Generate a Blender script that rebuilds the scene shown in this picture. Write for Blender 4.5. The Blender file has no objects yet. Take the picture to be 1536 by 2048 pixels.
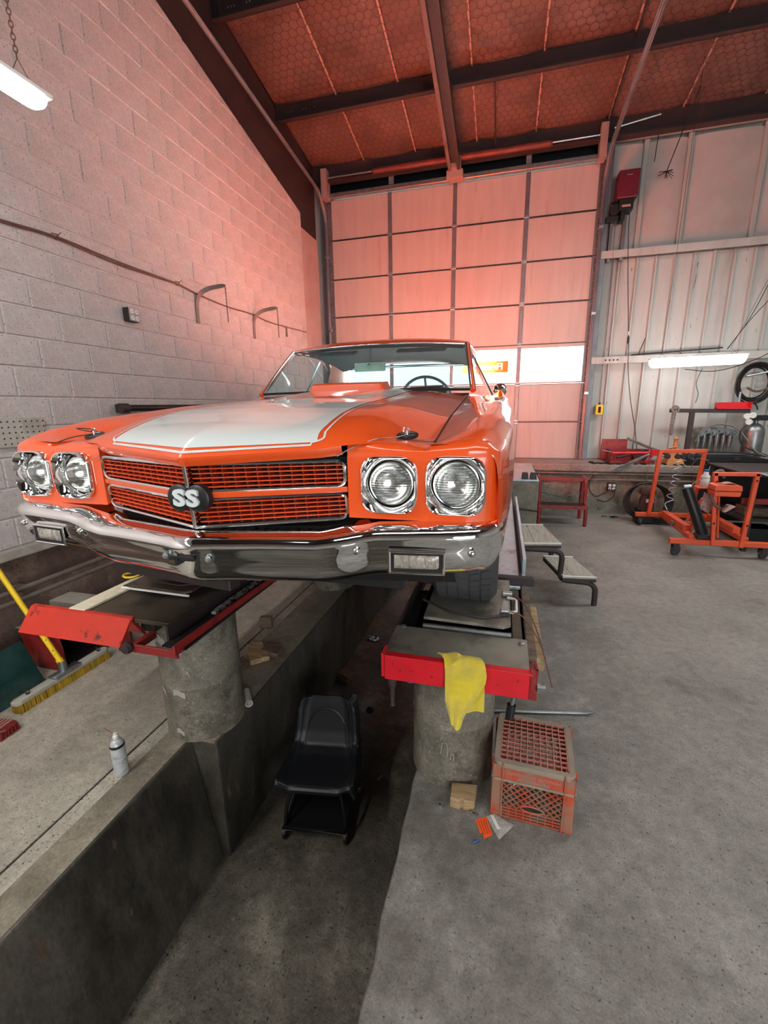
import bpy, bmesh, math, random
from mathutils import Vector, Matrix
from math import sin, cos, pi, radians, exp, sqrt
random.seed(7)
SC = bpy.context.scene
COL = SC.collection
# ------------------------------------------------------------------ camera
F_PX, YAW, PITCH, ROLL = 870.0, 0.263611585, 0.236491146, -0.015723099
cam_d = bpy.data.cameras.new('camera'); cam = bpy.data.objects.new('camera', cam_d); COL.objects.link(cam)
_r = Vector((cos(YAW), sin(YAW), 0)); _f = Vector((-sin(YAW)*cos(PITCH), cos(YAW)*cos(PITCH), -sin(PITCH))); _u = _r.cross(_f)
_r2 = _r*cos(ROLL) + _u*sin(ROLL); _u2 = -_r*sin(ROLL) + _u*cos(ROLL)
cam.matrix_world = Matrix(((_r2.x, _u2.x, -_f.x, 0), (_r2.y, _u2.y, -_f.y, 0), (_r2.z, _u2.z, -_f.z, 1.77), (0, 0, 0, 1)))
cam_d.sensor_fit = 'VERTICAL'; cam_d.sensor_height = 36.0; cam_d.lens = F_PX/2048*36.0
cam_d.clip_start = 0.02; cam_d.clip_end = 200
SC.camera = cam
# ------------------------------------------------------------------ world (bright hazy daylight sky)
w = bpy.data.worlds.new('world'); SC.world = w; w.use_nodes = True
bg = w.node_tree.nodes['Background']; bg.inputs[0].default_value = (0.96, 0.98, 1.0, 1); bg.inputs[1].default_value = 2.6
# ------------------------------------------------------------------ lamps
def lamp(name, kind, loc, target, energy, color=(1, 1, 1), **kw):
    d = bpy.data.lights.new(name, kind); d.energy = energy; d.color = color
    for k, v in kw.items(): setattr(d, k, v)
    o = bpy.data.objects.new(name, d); COL.objects.link(o); o.location = loc
    o.rotation_euler = (Vector(target)-Vector(loc)).to_track_quat('-Z', 'Y').to_euler()
    return o
# low sun outside the rear door, shining through its row of windows on to the boot lid of the car
lamp('sunbeam_lamp', 'SPOT', (-0.80, 14.0, 3.66), (-0.74, 5.75, 1.86), 1050000, (1.0, 0.93, 0.86), spot_size=radians(11.5), spot_blend=0.25, shadow_soft_size=0.05)
# daylight through the open bay behind the photographer
lamp('bay_daylight', 'AREA', (3.0, -4.6, 1.9), (0.6, 2.5, 0.5), 185, (0.97, 0.99, 1.0), shape='RECTANGLE', size=3.6, size_y=3.2)
# rows of shop tubes under the roof, outside the frame
lamp('shop_tubes_right', 'AREA', (3.6, 5.0, 4.5), (3.0, 4.8, 0), 125, (0.97, 1.0, 0.97), shape='RECTANGLE', size=0.5, size_y=5.0)
lamp('shop_tubes_front', 'AREA', (0.4, 0.2, 5.0), (0.2, 1.0, 0), 60, (0.98, 1.0, 0.97), shape='RECTANGLE', size=4.0, size_y=0.5)
# unseen lamp added to brighten the left floor, as if the tubes continued
lamp('left_floor_fill', 'AREA', (-2.24, -1.0, 3.3), (-2.24, -1.0, 0), 75, (1.0, 0.99, 0.95), shape='RECTANGLE', size=0.14, size_y=2.6)
vs = SC.view_settings
SC.display_settings.display_device = 'sRGB'
vs.view_transform = 'Standard'; vs.look = 'None'; vs.exposure = 0.15; vs.gamma = 1.0; vs.use_curve_mapping = False
SC.cycles.max_bounces = 8; SC.cycles.diffuse_bounces = 4; SC.cycles.glossy_bounces = 5; SC.cycles.transparent_max_bounces = 12
SC.cycles.use_denoising = True
SC.cycles.sample_clamp_indirect = 12
# ------------------------------------------------------------------ helpers
def S(h):
    h = h.lstrip('#'); out = []
    for i in (0, 2, 4):
        c = int(h[i:i+2], 16)/255; out.append(c/12.92 if c <= 0.04045 else ((c+0.055)/1.055)**2.4)
    return tuple(out)
def interp(x, xs, ys):
    if x <= xs[0]: return ys[0]
    for i in range(1, len(xs)):
        if x <= xs[i]:
            t = (x-xs[i-1])/(xs[i]-xs[i-1]); return ys[i-1]+(ys[i]-ys[i-1])*t
    return ys[-1]
def smooth(a, b, x):
    t = min(1, max(0, (x-a)/(b-a))); return t*t*(3-2*t)
def rz(a): return Matrix.Rotation(a, 3, 'Z')
def rx(a): return Matrix.Rotation(a, 3, 'X')
def ry(a): return Matrix.Rotation(a, 3, 'Y')
class MB:
    def __init__(s): s.v = []; s.f = []
    def add(s, vs_, fs):
        b = len(s.v); s.v += [tuple(p) for p in vs_]; s.f += [tuple(i+b for i in q) for q in fs]; return s
    def bx(s, x0, x1, y0, y1, z0, z1):
        return s.add([(x0, y0, z0), (x1, y0, z0), (x1, y1, z0), (x0, y1, z0), (x0, y0, z1), (x1, y0, z1), (x1, y1, z1), (x0, y1, z1)],
                     [(0, 3, 2, 1), (4, 5, 6, 7), (0, 1, 5, 4), (1, 2, 6, 5), (2, 3, 7, 6), (3, 0, 4, 7)])
    def box(s, c, size, m=None):
        c = Vector(c); hx, hy, hz_ = (k/2 for k in size); P = []
        for x, y, z in ((-1, -1, -1), (1, -1, -1), (1, 1, -1), (-1, 1, -1), (-1, -1, 1), (1, -1, 1), (1, 1, 1), (-1, 1, 1)):
            p = Vector((x*hx, y*hy, z*hz_)); P.append(c+(m @ p if m else p))
        return s.add(P, [(0, 3, 2, 1), (4, 5, 6, 7), (0, 1, 5, 4), (1, 2, 6, 5), (2, 3, 7, 6), (3, 0, 4, 7)])
    def beam(s, a, b, wd, ht, up=(0, 0, 1)):
        a, b = Vector(a), Vector(b); d = b-a; L = d.length; d = d.normalized(); up = Vector(up)
        sx = d.cross(up)
        if sx.length < 1e-5: sx = d.cross(Vector((1, 0, 0)))
        sx.normalize(); u = sx.cross(d)
        return s.box((a+b)/2, (wd, L, ht), Matrix((sx, d, u)).transposed())
    def tube(s, pts, r, n=8, closed=False, cap=True):
        pts = [Vector(p) for p in pts]; N = len(pts)
        rr = r if isinstance(r, (list, tuple)) else [r]*N
        T = []
        for i in range(N):
            if closed: d = pts[(i+1) % N]-pts[i-1]
            else: d = pts[min(i+1, N-1)]-pts[max(i-1, 0)]
            T.append(d.normalized() if d.length > 1e-9 else Vector((0, 0, 1)))
        a = Vector((0, 0, 1)) if abs(T[0].z) < 0.9 else Vector((1, 0, 0))
        u = T[0].cross(a).normalized(); V = []
        for i in range(N):
            u = (u-T[i]*u.dot(T[i]));  u = u.normalized() if u.length > 1e-6 else T[i].orthogonal().normalized()
            vv = T[i].cross(u)
            for k in range(n):
                an = 2*pi*k/n; V.append(pts[i]+(u*cos(an)+vv*sin(an))*rr[i])
        Fs = []
        for i in range(N if closed else N-1):
            j = (i+1) % N
            for k in range(n):
                k2 = (k+1) % n; Fs.append((i*n+k, i*n+k2, j*n+k2, j*n+k))
        if cap and not closed:
            Fs.append(tuple(reversed(range(n)))); Fs.append(tuple((N-1)*n+k for k in range(n)))
        return s.add(V, Fs)
    def lathe(s, prof, n=24, c=(0, 0, 0), m=None, cap0=False, cap1=False):
        c = Vector(c); V = []
        for r, z in prof:
            for k in range(n):
                a = 2*pi*k/n; p = Vector((r*cos(a), r*sin(a), z)); V.append(c+(m @ p if m else p))
        Fs = []
        for i in range(len(prof)-1):
            for k in range(n):
                k2 = (k+1) % n; Fs.append((i*n+k, i*n+k2, (i+1)*n+k2, (i+1)*n+k))
        if cap0: Fs.append(tuple(reversed(range(n))))
        if cap1: Fs.append(tuple((len(prof)-1)*n+k for k in range(n)))
        return s.add(V, Fs)
    def cyl(s, a, b, r, n=16): return s.tube([a, b], r, n)
    def prism(s, poly, fn, a, b):
        """poly: 2-D points, fn(p,q,t)->3-D, extruded from t=a to t=b"""
        n = len(poly); V = [fn(p, q, a) for p, q in poly]+[fn(p, q, b) for p, q in poly]
        Fs = [tuple(range(n)), tuple(reversed(range(n, 2*n)))]
        for i in range(n): j = (i+1) % n; Fs.append((i, i+n, j+n, j))
        return s.add(V, Fs)
    def grid(s, fn, nu, nv, skip=None):
        V = [fn(i/nu, j/nv) for j in range(nv+1) for i in range(nu+1)]; Fs = []
        for j in range(nv):
            for i in range(nu):
                a = j*(nu+1)+i
                if skip and skip(V[a], V[a+nu+2]): continue
                Fs.append((a, a+1, a+nu+2, a+nu+1))
        return s.add(V, Fs)
    def build(s, name, m, parent=None, smooth=None, bevel=0, seg=1, off=None, thick=0, kind=None, label=None, norm=True):
        me = bpy.data.meshes.new(name)
        if off is None: off = tuple(root_of(parent).location) if (parent is not None and not root_of(parent).get('_local')) else (0, 0, 0)
        ox, oy, oz = off
        me.from_pydata([(x-ox, y-oy, z-oz) for x, y, z in s.v], [], s.f)
        if norm or bevel or thick:
            bm = bmesh.new(); bm.from_mesh(me)
            if thick or norm: bmesh.ops.remove_doubles(bm, verts=bm.verts, dist=1e-5)
            if norm: bmesh.ops.recalc_face_normals(bm, faces=bm.faces)
            if thick: bmesh.ops.solidify(bm, geom=bm.faces[:], thickness=thick)
            if bevel:
                ed = [e for e in bm.edges if len(e.link_faces) == 2 and e.calc_face_angle(0) > 0.6]
                bmesh.ops.bevel(bm, geom=ed, offset=bevel, segments=seg, affect='EDGES', profile=0.6, clamp_overlap=True)
            bm.to_mesh(me); bm.free()
        if smooth is not None:
            for p in me.polygons: p.use_smooth = True
            me.set_sharp_from_angle(angle=radians(smooth))
        if m is not None: me.materials.append(m)
        o = bpy.data.objects.new(name, me); COL.objects.link(o)
        if parent is not None: o.parent = parent
        if kind: o['kind'] = kind
        if label: o['label'] = label
        return o
def root_of(o):
    while o.parent is not None: o = o.parent
    return o
def tag(o, label, cat, group=None, kind=None):
    o['label'] = label; o['category'] = cat
    if group: o['group'] = group
    if kind: o['kind'] = kind
    return o
def thing(name, label, cat, loc, rot=0, group=None, local=False):
    o = bpy.data.objects.new(name, None); COL.objects.link(o); o.location = loc; o.rotation_euler = (0, 0, rot) if not isinstance(rot, tuple) else rot
    o.empty_display_size = 0.05
    if local: o['_local'] = True
    return tag(o, label, cat, group)
def single(mb, name, m, label, cat, loc=(0, 0, 0), rot=(0, 0, 0), group=None, **kw):
    o = mb.build(name, m, None, off=kw.pop('off', (0, 0, 0)), **kw); o.location = loc; o.rotation_euler = rot
    return tag(o, label, cat, group)
def structure(o): o['kind'] = 'structure'; return o
def text_mesh(mb, body, size, fn, depth=0.002, bold=0.0, align='CENTER', spacing=1.0):
    """append flat lettering to mb; fn maps (x,y,z) of the text plane to 3-D"""
    c = bpy.data.curves.new('lettering', 'FONT'); c.body = body; c.size = size; c.align_x = align; c.align_y = 'CENTER'; c.offset = bold; c.space_character = spacing
    c.extrude = depth; c.resolution_u = 3
    o = bpy.data.objects.new('lettering', c); COL.objects.link(o)
    dg = bpy.context.evaluated_depsgraph_get(); me = bpy.data.meshes.new_from_object(o.evaluated_get(dg))
    mb.add([fn(*v.co) for v in me.vertices], [tuple(p.vertices) for p in me.polygons])
    bpy.data.objects.remove(o); bpy.data.curves.remove(c); bpy.data.meshes.remove(me)
    return mb
def spline(pts, n=8):
    P = [Vector(p) for p in pts]; out = []
    for i in range(len(P)-1):
        p0 = P[max(i-1, 0)]; p1 = P[i]; p2 = P[i+1]; p3 = P[min(i+2, len(P)-1)]
        for k in range(n):
            t = k/n; out.append(0.5*((2*p1)+(p2-p0)*t+(2*p0-5*p1+4*p2-p3)*t*t+(3*p1-p0-3*p2+p3)*t**3))
    out.append(P[-1]); return out
# ------------------------------------------------------------------ materials
def mat(name, col, rough=0.5, metal=0.0, var=0.12, scale=6.0, bump=0.05, bscale=60.0, dirt=None, damt=0.5, dscale=3.0, dlo=0.5, dhi=0.62, coat=0.0,
        speck=None, sscale=90.0, slo=0.66, stretch=None, alpha=None, trans=0.0, rvar=0.0, sheen=0.0, near=None, grain=0.0, gscale=140.0):
    m = bpy.data.materials.new(name); m.use_nodes = True; nt = m.node_tree; N = nt.nodes; L = nt.links
    b = N['Principled BSDF']; b.inputs['Roughness'].default_value = rough; b.inputs['Metallic'].default_value = metal
    if coat: b.inputs['Coat Weight'].default_value = coat; b.inputs['Coat Roughness'].default_value = 0.04
    if trans: b.inputs['Transmission Weight'].default_value = trans
    if sheen: b.inputs['Sheen Weight'].default_value = sheen
    tc = N.new('ShaderNodeTexCoord'); vec = tc.outputs['Object']
    if stretch:
        mp = N.new('ShaderNodeMapping'); mp.inputs['Scale'].default_value = stretch; L.new(vec, mp.inputs['Vector']); vec = mp.outputs[0]
    def noise(sc, det=4.0, ro=0.6, v=None):
        n = N.new('ShaderNodeTexNoise'); n.inputs['Scale'].default_value = sc; n.inputs['Detail'].default_value = det; n.inputs['Roughness'].default_value = ro
        L.new(v or vec, n.inputs['Vector']); return n.outputs['Fac']
    def ramp(src, lo, hi):
        r = N.new('ShaderNodeMapRange'); r.interpolation_type = 'SMOOTHSTEP'; r.inputs['From Min'].default_value = lo; r.inputs['From Max'].default_value = hi
        L.new(src, r.inputs['Value']); return r.outputs[0]
    def mix(fac, a, c):
        x = N.new('ShaderNodeMix'); x.data_type = 'RGBA'; L.new(fac, x.inputs['Factor'])
        for sock, val in ((x.inputs['A'], a), (x.inputs['B'], c)):
            if isinstance(val, tuple): sock.default_value = (*val, 1)
            else: L.new(val, sock)
        return x.outputs['Result']
    lo = tuple(max(0, c*(1-var)) for c in col); hi = tuple(min(1, c*(1+var)) for c in col)
    if var: cur = mix(ramp(noise(scale), 0.3, 0.7), lo, hi)
    else: cur = col
    if dirt is not None:
        fac = ramp(noise(dscale, 8.0, 0.65), dlo, dhi); ma = N.new('ShaderNodeMath'); ma.operation = 'MULTIPLY'; ma.inputs[1].default_value = damt; L.new(fac, ma.inputs[0])
        cur = mix(ma.outputs[0], cur, dirt)
    if speck is not None:
        cur = mix(ramp(noise(sscale, 3.0, 0.5), slo, slo+0.05), cur, speck)
    if near is not None:          # oil and tyre stains by the pit, widened to paint the near floor's dimness
        sx = N.new('ShaderNodeSeparateXYZ'); L.new(tc.outputs['Object'], sx.inputs[0])
        r1 = ramp(sx.outputs[0], near[0], near[1]); nz = ramp(noise(2.6, 9.0, 0.7), 0.28, 0.62); ma = N.new('ShaderNodeMath'); ma.operation = 'MULTIPLY'; L.new(r1, ma.inputs[0]); L.new(nz, ma.inputs[1])
        mb_ = N.new('ShaderNodeMath'); mb_.operation = 'MULTIPLY'; mb_.inputs[1].default_value = 0.85; L.new(ma.outputs[0], mb_.inputs[0])
        cur = mix(mb_.outputs[0], cur, S('#57524a'))
    if grain and not isinstance(cur, tuple):
        for gs, ga in ((gscale, grain), (gscale*0.16, grain*0.8)):
            r = N.new('ShaderNodeMapRange'); r.inputs['From Min'].default_value = 0.3; r.inputs['From Max'].default_value = 0.7; r.inputs['To Min'].default_value = 1-ga; r.inputs['To Max'].default_value = 1+ga*0.7
            L.new(noise(gs, 6.0, 0.7), r.inputs['Value']); x = N.new('ShaderNodeMix'); x.data_type = 'RGBA'; x.blend_type = 'MULTIPLY'; x.inputs['Factor'].default_value = 1.0
            L.new(cur, x.inputs['A']); L.new(r.outputs[0], x.inputs['B']); cur = x.outputs['Result']
    if isinstance(cur, tuple): b.inputs['Base Color'].default_value = (*cur, 1)
    else: L.new(cur, b.inputs['Base Color'])
    if rvar:
        r = N.new('ShaderNodeMapRange'); r.inputs['To Min'].default_value = max(0.02, rough-rvar); r.inputs['To Max'].default_value = min(1, rough+rvar)
        L.new(noise(scale*1.7, 6.0), r.inputs['Value']); L.new(r.outputs[0], b.inputs['Roughness'])
    if bump:
        bp = N.new('ShaderNodeBump'); bp.inputs['Strength'].default_value = min(1, bump*4); bp.inputs['Distance'].default_value = bump*0.05
        L.new(noise(bscale, 5.0), bp.inputs['Height']); L.new(bp.outputs[0], b.inputs['Normal'])
    return m
def glow(name, col, strength):
    m = bpy.data.materials.new(name); m.use_nodes = True; nt = m.node_tree; b = nt.nodes['Principled BSDF']
    b.inputs['Base Color'].default_value = (0.9, 0.9, 0.9, 1); b.inputs['Emission Color'].default_value = (*col, 1); b.inputs['Emission Strength'].default_value = strength
    return m
def glass(name, tint, gl=0.08, rough=0.02, haze=0.0):
    m = bpy.data.materials.new(name); m.use_nodes = True; nt = m.node_tree; N = nt.nodes; L = nt.links
    N.remove(N['Principled BSDF']); out = N['Material Output']
    t = N.new('ShaderNodeBsdfTransparent'); t.inputs[0].default_value = (*tint, 1)
    g = N.new('ShaderNodeBsdfGlossy'); g.inputs['Roughness'].default_value = rough
    fr = N.new('ShaderNodeFresnel'); fr.inputs['IOR'].default_value = 1.45
    mm = N.new('ShaderNodeMath'); mm.operation = 'MULTIPLY_ADD'; mm.inputs[1].default_value = 0.8; mm.inputs[2].default_value = gl-0.03; mm.use_clamp = True; L.new(fr.outputs[0], mm.inputs[0])
    x = N.new('ShaderNodeMixShader'); L.new(mm.outputs[0], x.inputs[0]); L.new(t.outputs[0], x.inputs[1]); L.new(g.outputs[0], x.inputs[2])
    cur = x.outputs[0]
    if haze:
        d = N.new('ShaderNodeBsdfDiffuse'); d.inputs[0].default_value = (0.75, 0.85, 0.88, 1); y = N.new('ShaderNodeMixShader'); y.inputs[0].default_value = haze
        L.new(cur, y.inputs[1]); L.new(d.outputs[0], y.inputs[2]); cur = y.outputs[0]
    L.new(cur, out.inputs[0]); return m
M = {}
M['block'] = mat('painted block', S('#b9b2b0'), 0.62, var=0.05, scale=3, bump=0.12, bscale=90, speck=S('#5c5654'), sscale=95, slo=0.625, dirt=S('#9a918c'), damt=0.35, dscale=1.3, grain=0.16, gscale=160)
M['mortar'] = mat('painted mortar', S('#c4bab7'), 0.7, var=0.06, bump=0.08)
M['conc'] = mat('floor concrete', S('#8f8c86'), 0.62, var=0.16, scale=2.2, bump=0.10, bscale=45, dirt=S('#57524a'), damt=0.75, dscale=1.1, dlo=0.52, dhi=0.72, speck=S('#4a4640'), sscale=75, slo=0.635, rvar=0.15, near=(1.7, -0.3), grain=0.34, gscale=120)
M['conc_left'] = mat('dusty floor concrete', S('#a39c8f'), 0.8, var=0.14, scale=2.5, bump=0.16, bscale=30, dirt=S('#7d7466'), damt=0.35, dscale=3.0, speck=S('#5a5246'), sscale=85, slo=0.63, grain=0.3, gscale=110)
M['conc_dark'] = mat('oily pit concrete', S('#5a544a'), 0.5, var=0.35, scale=2.6, bump=0.14, bscale=35, dirt=S('#8f897b'), damt=0.7, dscale=2.4, dlo=0.53, dhi=0.7, speck=S('#15130f'), sscale=60, slo=0.655, rvar=0.2, grain=0.45, gscale=90)
M['pitwall'] = mat('stained pit wall', S('#504b43'), 0.55, var=0.28, scale=2.0, bump=0.16, bscale=26, dirt=S('#231f1a'), damt=0.85, dscale=1.6, dlo=0.45, dhi=0.62, speck=S('#6a5346'), sscale=9, slo=0.68, stretch=(1, 1, 0.45), grain=0.4, gscale=70)
M['pedestal'] = mat('cast pedestal concrete', S('#7a7568'), 0.68, var=0.2, scale=5, bump=0.16, bscale=30, dirt=S('#4a453a'), damt=0.7, dscale=4, speck=S('#a39d8e'), sscale=70, slo=0.655, grain=0.38, gscale=80)
M['kerb'] = mat('worn kerb concrete', S('#8a8272'), 0.7, var=0.15, scale=3, bump=0.14, bscale=30, dirt=S('#655d4f'), damt=0.6, dscale=2.5, grain=0.34, gscale=90)
M['stem'] = mat('brown stained stem wall', S('#6b574d'), 0.8, var=0.18, scale=3, bump=0.12, bscale=25, dirt=S('#8d7c6d'), damt=0.5, dscale=3, speck=S('#3a2f28'), sscale=60, slo=0.64, grain=0.35, gscale=80)
M['sill'] = mat('concrete sill', S('#a8a49c'), 0.75, var=0.1, scale=4, bump=0.1, bscale=40, dirt=S('#7d766b'), damt=0.5)
M['steel_dark'] = mat('dark primed steel', S('#2f2525'), 0.6, var=0.15, scale=4, bump=0.03, dirt=S('#241c1b'), damt=0.5)
M['steel'] = mat('bare grey steel', S('#8b8f90'), 0.38, 0.85, var=0.15, scale=9, bump=0.04, dirt=S('#4d4a45'), damt=0.5, dscale=6)
M['plate'] = mat('worn runway plate', S('#858278'), 0.42, 0.3, var=0.2, scale=5, bump=0.06, dirt=S('#2f2a24'), damt=0.6, dscale=4, rvar=0.12)
M['plate_brown'] = mat('brown rusty plate', S('#564a3d'), 0.55, 0.45, var=0.25, scale=4, bump=0.06, dirt=S('#2a221b'), damt=0.7, dscale=3.5)
M['galv'] = mat('galvanised steel', S('#a9b0b3'), 0.35, 0.85, var=0.15, scale=14, bump=0.02)
M['runway'] = mat('polished runway deck', S('#a9b8c0'), 0.34, 0.55, var=0.12, scale=5, bump=0.04, dirt=S('#6d5c48'), damt=0.7, dscale=7, dlo=0.56, dhi=0.66, rvar=0.1)
M['red'] = mat('red enamel', S('#c81423'), 0.42, var=0.08, scale=8, bump=0.03, dirt=S('#2b0d0b'), damt=0.85, dscale=14, dlo=0.62, dhi=0.66)
M['red2'] = mat('orange red enamel', S('#bf2a14'), 0.45, var=0.08, scale=8, bump=0.03, dirt=S('#3a130c'), damt=0.85, dscale=12, dlo=0.585, dhi=0.635)
M['red_dk'] = mat('dull red paint', S('#86201f'), 0.5, var=0.15, scale=8, bump=0.03, dirt=S('#3a1614'), damt=0.6, dscale=8)
M['orange'] = mat('orange machine paint', S('#d8532c'), 0.42, var=0.08, scale=6, bump=0.03, dirt=S('#5b2a1c'), damt=0.6, dscale=9, dlo=0.6, dhi=0.68)
M['car'] = mat('hugger orange paint', S('#dc4e15'), 0.3, var=0.0, bump=0, coat=1.0)
M['stripe'] = mat('white stripe paint', S('#c9d0cf'), 0.3, var=0.0, bump=0, coat=1.0)
M['chrome'] = mat('chrome', (0.86, 0.87, 0.88), 0.045, 1.0, var=0.0, bump=0)
M['chrome2'] = mat('worn chrome', (0.72, 0.73, 0.74), 0.14, 1.0, var=0.0, bump=0.01, bscale=20)
M['black'] = mat('black plastic', S('#151517'), 0.42, var=0.15, bump=0.03, bscale=120)
M['black_seat'] = mat('moulded black seat plastic', S('#18191d'), 0.42, var=0.1, bump=0.05, bscale=160)
M['rubber'] = mat('tyre rubber', S('#3c3c3e'), 0.7, var=0.12, bump=0.06, bscale=140)
M['void'] = mat('dark underbody', S('#0d0c0c'), 0.8, var=0.2, bump=0)
M['interior'] = mat('dark vinyl interior', S('#1f2426'), 0.55, var=0.1, bump=0.03)
M['headliner'] = mat('headliner', S('#2c3436'), 0.8, var=0.1, bump=0.03)
M['grille'] = mat('grille orange', S('#d84a1c'), 0.4, var=0.0, bump=0)
M['rust'] = mat('rusty spring steel', S('#6b3a34'), 0.55, 0.3, var=0.2, bump=0.03)
M['steel_mid'] = mat('brown primed steel', S('#63524f'), 0.55, var=0.12, bump=0.02)
M['rib_red'] = mat('dark grille rib', S('#7a2414'), 0.45, var=0.0, bump=0)
M['maroon'] = mat('maroon enamel', S('#5e1428'), 0.4, var=0.08, bump=0.01)
M['reflector'] = mat('silvered lamp bowl', (0.82, 0.82, 0.80), 0.12, 1.0, var=0.0, bump=0.02, bscale=60)
M['lens'] = None
M['windshield'] = glass('tinted windscreen', (0.62, 0.88, 0.92), 0.07, 0.02, 0.05)
M['carglass'] = glass('tinted side glass', (0.74, 0.9, 0.92), 0.06)
M['pane'] = glass('door pane', (0.97, 0.98, 0.98), 0.05)
M['wood'] = mat('sawn wood', S('#a58a66'), 0.7, var=0.25, scale=5, bump=0.08, bscale=25, stretch=(1, 7, 7), dirt=S('#5d432b'), damt=0.5, dscale=4)
M['wood_dk'] = mat('dirty old wood', S('#6a5747'), 0.75, var=0.3, scale=5, bump=0.1, bscale=25, stretch=(1, 7, 7), dirt=S('#2e241b'), damt=0.7, dscale=4)
M['wood_grey'] = mat('greyed step boards', S('#a5a397'), 0.75, var=0.12, scale=5, bump=0.06, bscale=25, stretch=(8, 1, 8), dirt=S('#6b655a'), damt=0.4)
M['towel'] = mat('yellow microfibre', S('#e8d010'), 0.95, var=0.08, scale=30, bump=0.2, bscale=260, dirt=S('#9a8c1c'), damt=0.6, dscale=8, dlo=0.52, dhi=0.74, sheen=0.4)
M['yellow'] = mat('yellow paint', S('#e6bf17'), 0.4, var=0.05, bump=0.01)
M['bristle'] = mat('yellow bristles', S('#b28d1d'), 0.8, var=0.3, scale=40, bump=0.3, bscale=200, stretch=(1, 1, 0.1))
M['crate'] = mat('dusty orange plastic', S('#b2482c'), 0.6, var=0.1, scale=10, bump=0.04, dirt=S('#84705c'), damt=0.8, dscale=9, dlo=0.42, dhi=0.60)
M['crate_top'] = mat('dusty pink plastic grid', S('#b9756a'), 0.65, var=0.1, scale=10, bump=0.04, dirt=S('#8c7a6b'), damt=0.6, dscale=9)
M['crate_rim'] = mat('grey dust on crate rim', S('#8a7d6e'), 0.75, var=0.12, scale=10, bump=0.05, dirt=S('#a0563f'), damt=0.5, dscale=6, dlo=0.55)
M['white'] = mat('white plastic', S('#dcdcd8'), 0.45, var=0.04, bump=0.01)
M['cream'] = mat('cream painted rail', S('#e3dcc2'), 0.5, var=0.06, bump=0.02, dirt=S('#8f846a'), damt=0.4)
M['green_dk'] = mat('dark green plastic scoop', S('#10312f'), 0.3, var=0.2, bump=0.04, bscale=18, dirt=S('#2c4644'), damt=0.4)
M['doorpanel'] = mat('white door panel', S('#c4b4ad'), 0.55, var=0.05, scale=3, bump=0.03, bscale=30, stretch=(3, 3, 0.3), dirt=S('#a08f88'), damt=0.5, dscale=4, dlo=0.55, dhi=0.75)
M['doorrail'] = mat('grey door hardware', S('#767a80'), 0.45, 0.5, var=0.12, bump=0.02, dirt=S('#4a4747'), damt=0.4)
M['wallmetal'] = mat('dirty white wall sheeting', S('#b4b4af'), 0.5, var=0.08, scale=2, bump=0.02, stretch=(2, 2, 0.25), dirt=S('#82796f'), damt=0.55, dscale=2.4, dlo=0.5, dhi=0.75, speck=S('#6b4a42'), sscale=24, slo=0.70)
M['insul'] = mat('foil faced roof blanket', S('#705950'), 0.55, 0.0, var=0.18, scale=1.6, bump=0.25, bscale=7, dirt=S('#523f38'), damt=0.5, dscale=2.0)
M['insul_wall'] = mat('white wall blanket', S('#b9b4b0'), 0.6, var=0.08, scale=2, bump=0.06, bscale=9)
M['wire'] = mat('netting wire', S('#5a4038'), 0.5, 0.6, var=0.1, bump=0)
M['seam'] = mat('blanket seam tape', S('#b9968a'), 0.6, var=0.1, bump=0.05)
M['cable'] = mat('black cable', S('#1d1b1b'), 0.6, var=0.1, bump=0)
M['pipe'] = mat('dusty pipe', S('#786d66'), 0.6, 0.3, var=0.2, bump=0.03, dirt=S('#5a4a40'), damt=0.5)
M['rope'] = mat('old brown cable', S('#6b4a40'), 0.8, var=0.2, bump=0.1, bscale=200)
M['tan'] = mat('tan orange paint', S('#b4763f'), 0.5, var=0.15, bump=0.03)
M['aerosol'] = mat('white printed can', S('#b9bcbd'), 0.35, 0.2, var=0.12, scale=25, bump=0.01, dirt=S('#7d8284'), damt=0.5, dscale=30, dlo=0.5, dhi=0.6)
M['tag_orange'] = mat('orange card', S('#ec5a1e'), 0.6, var=0.05, bump=0.01)
M['bag'] = mat('crinkled clear bag', S('#a5a49c'), 0.3, var=0.2, scale=40, bump=0.2, bscale=70)
M['blue'] = mat('blue plastic', S('#2f5f9c'), 0.4, var=0.1, bump=0)
M['banner'] = None
M['tube_on'] = glow('lit tube', (1.0, 1.0, 0.99), 17.0)
M['bluedark'] = mat('dark transom sheet', S('#16181c'), 0.35, var=0.2, bump=0.04, bscale=8)
M['pinkcol'] = mat('painted steel column', S('#a3908a'), 0.5, var=0.06, bump=0.02, dirt=S('#8d5750'), damt=0.3)
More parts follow.
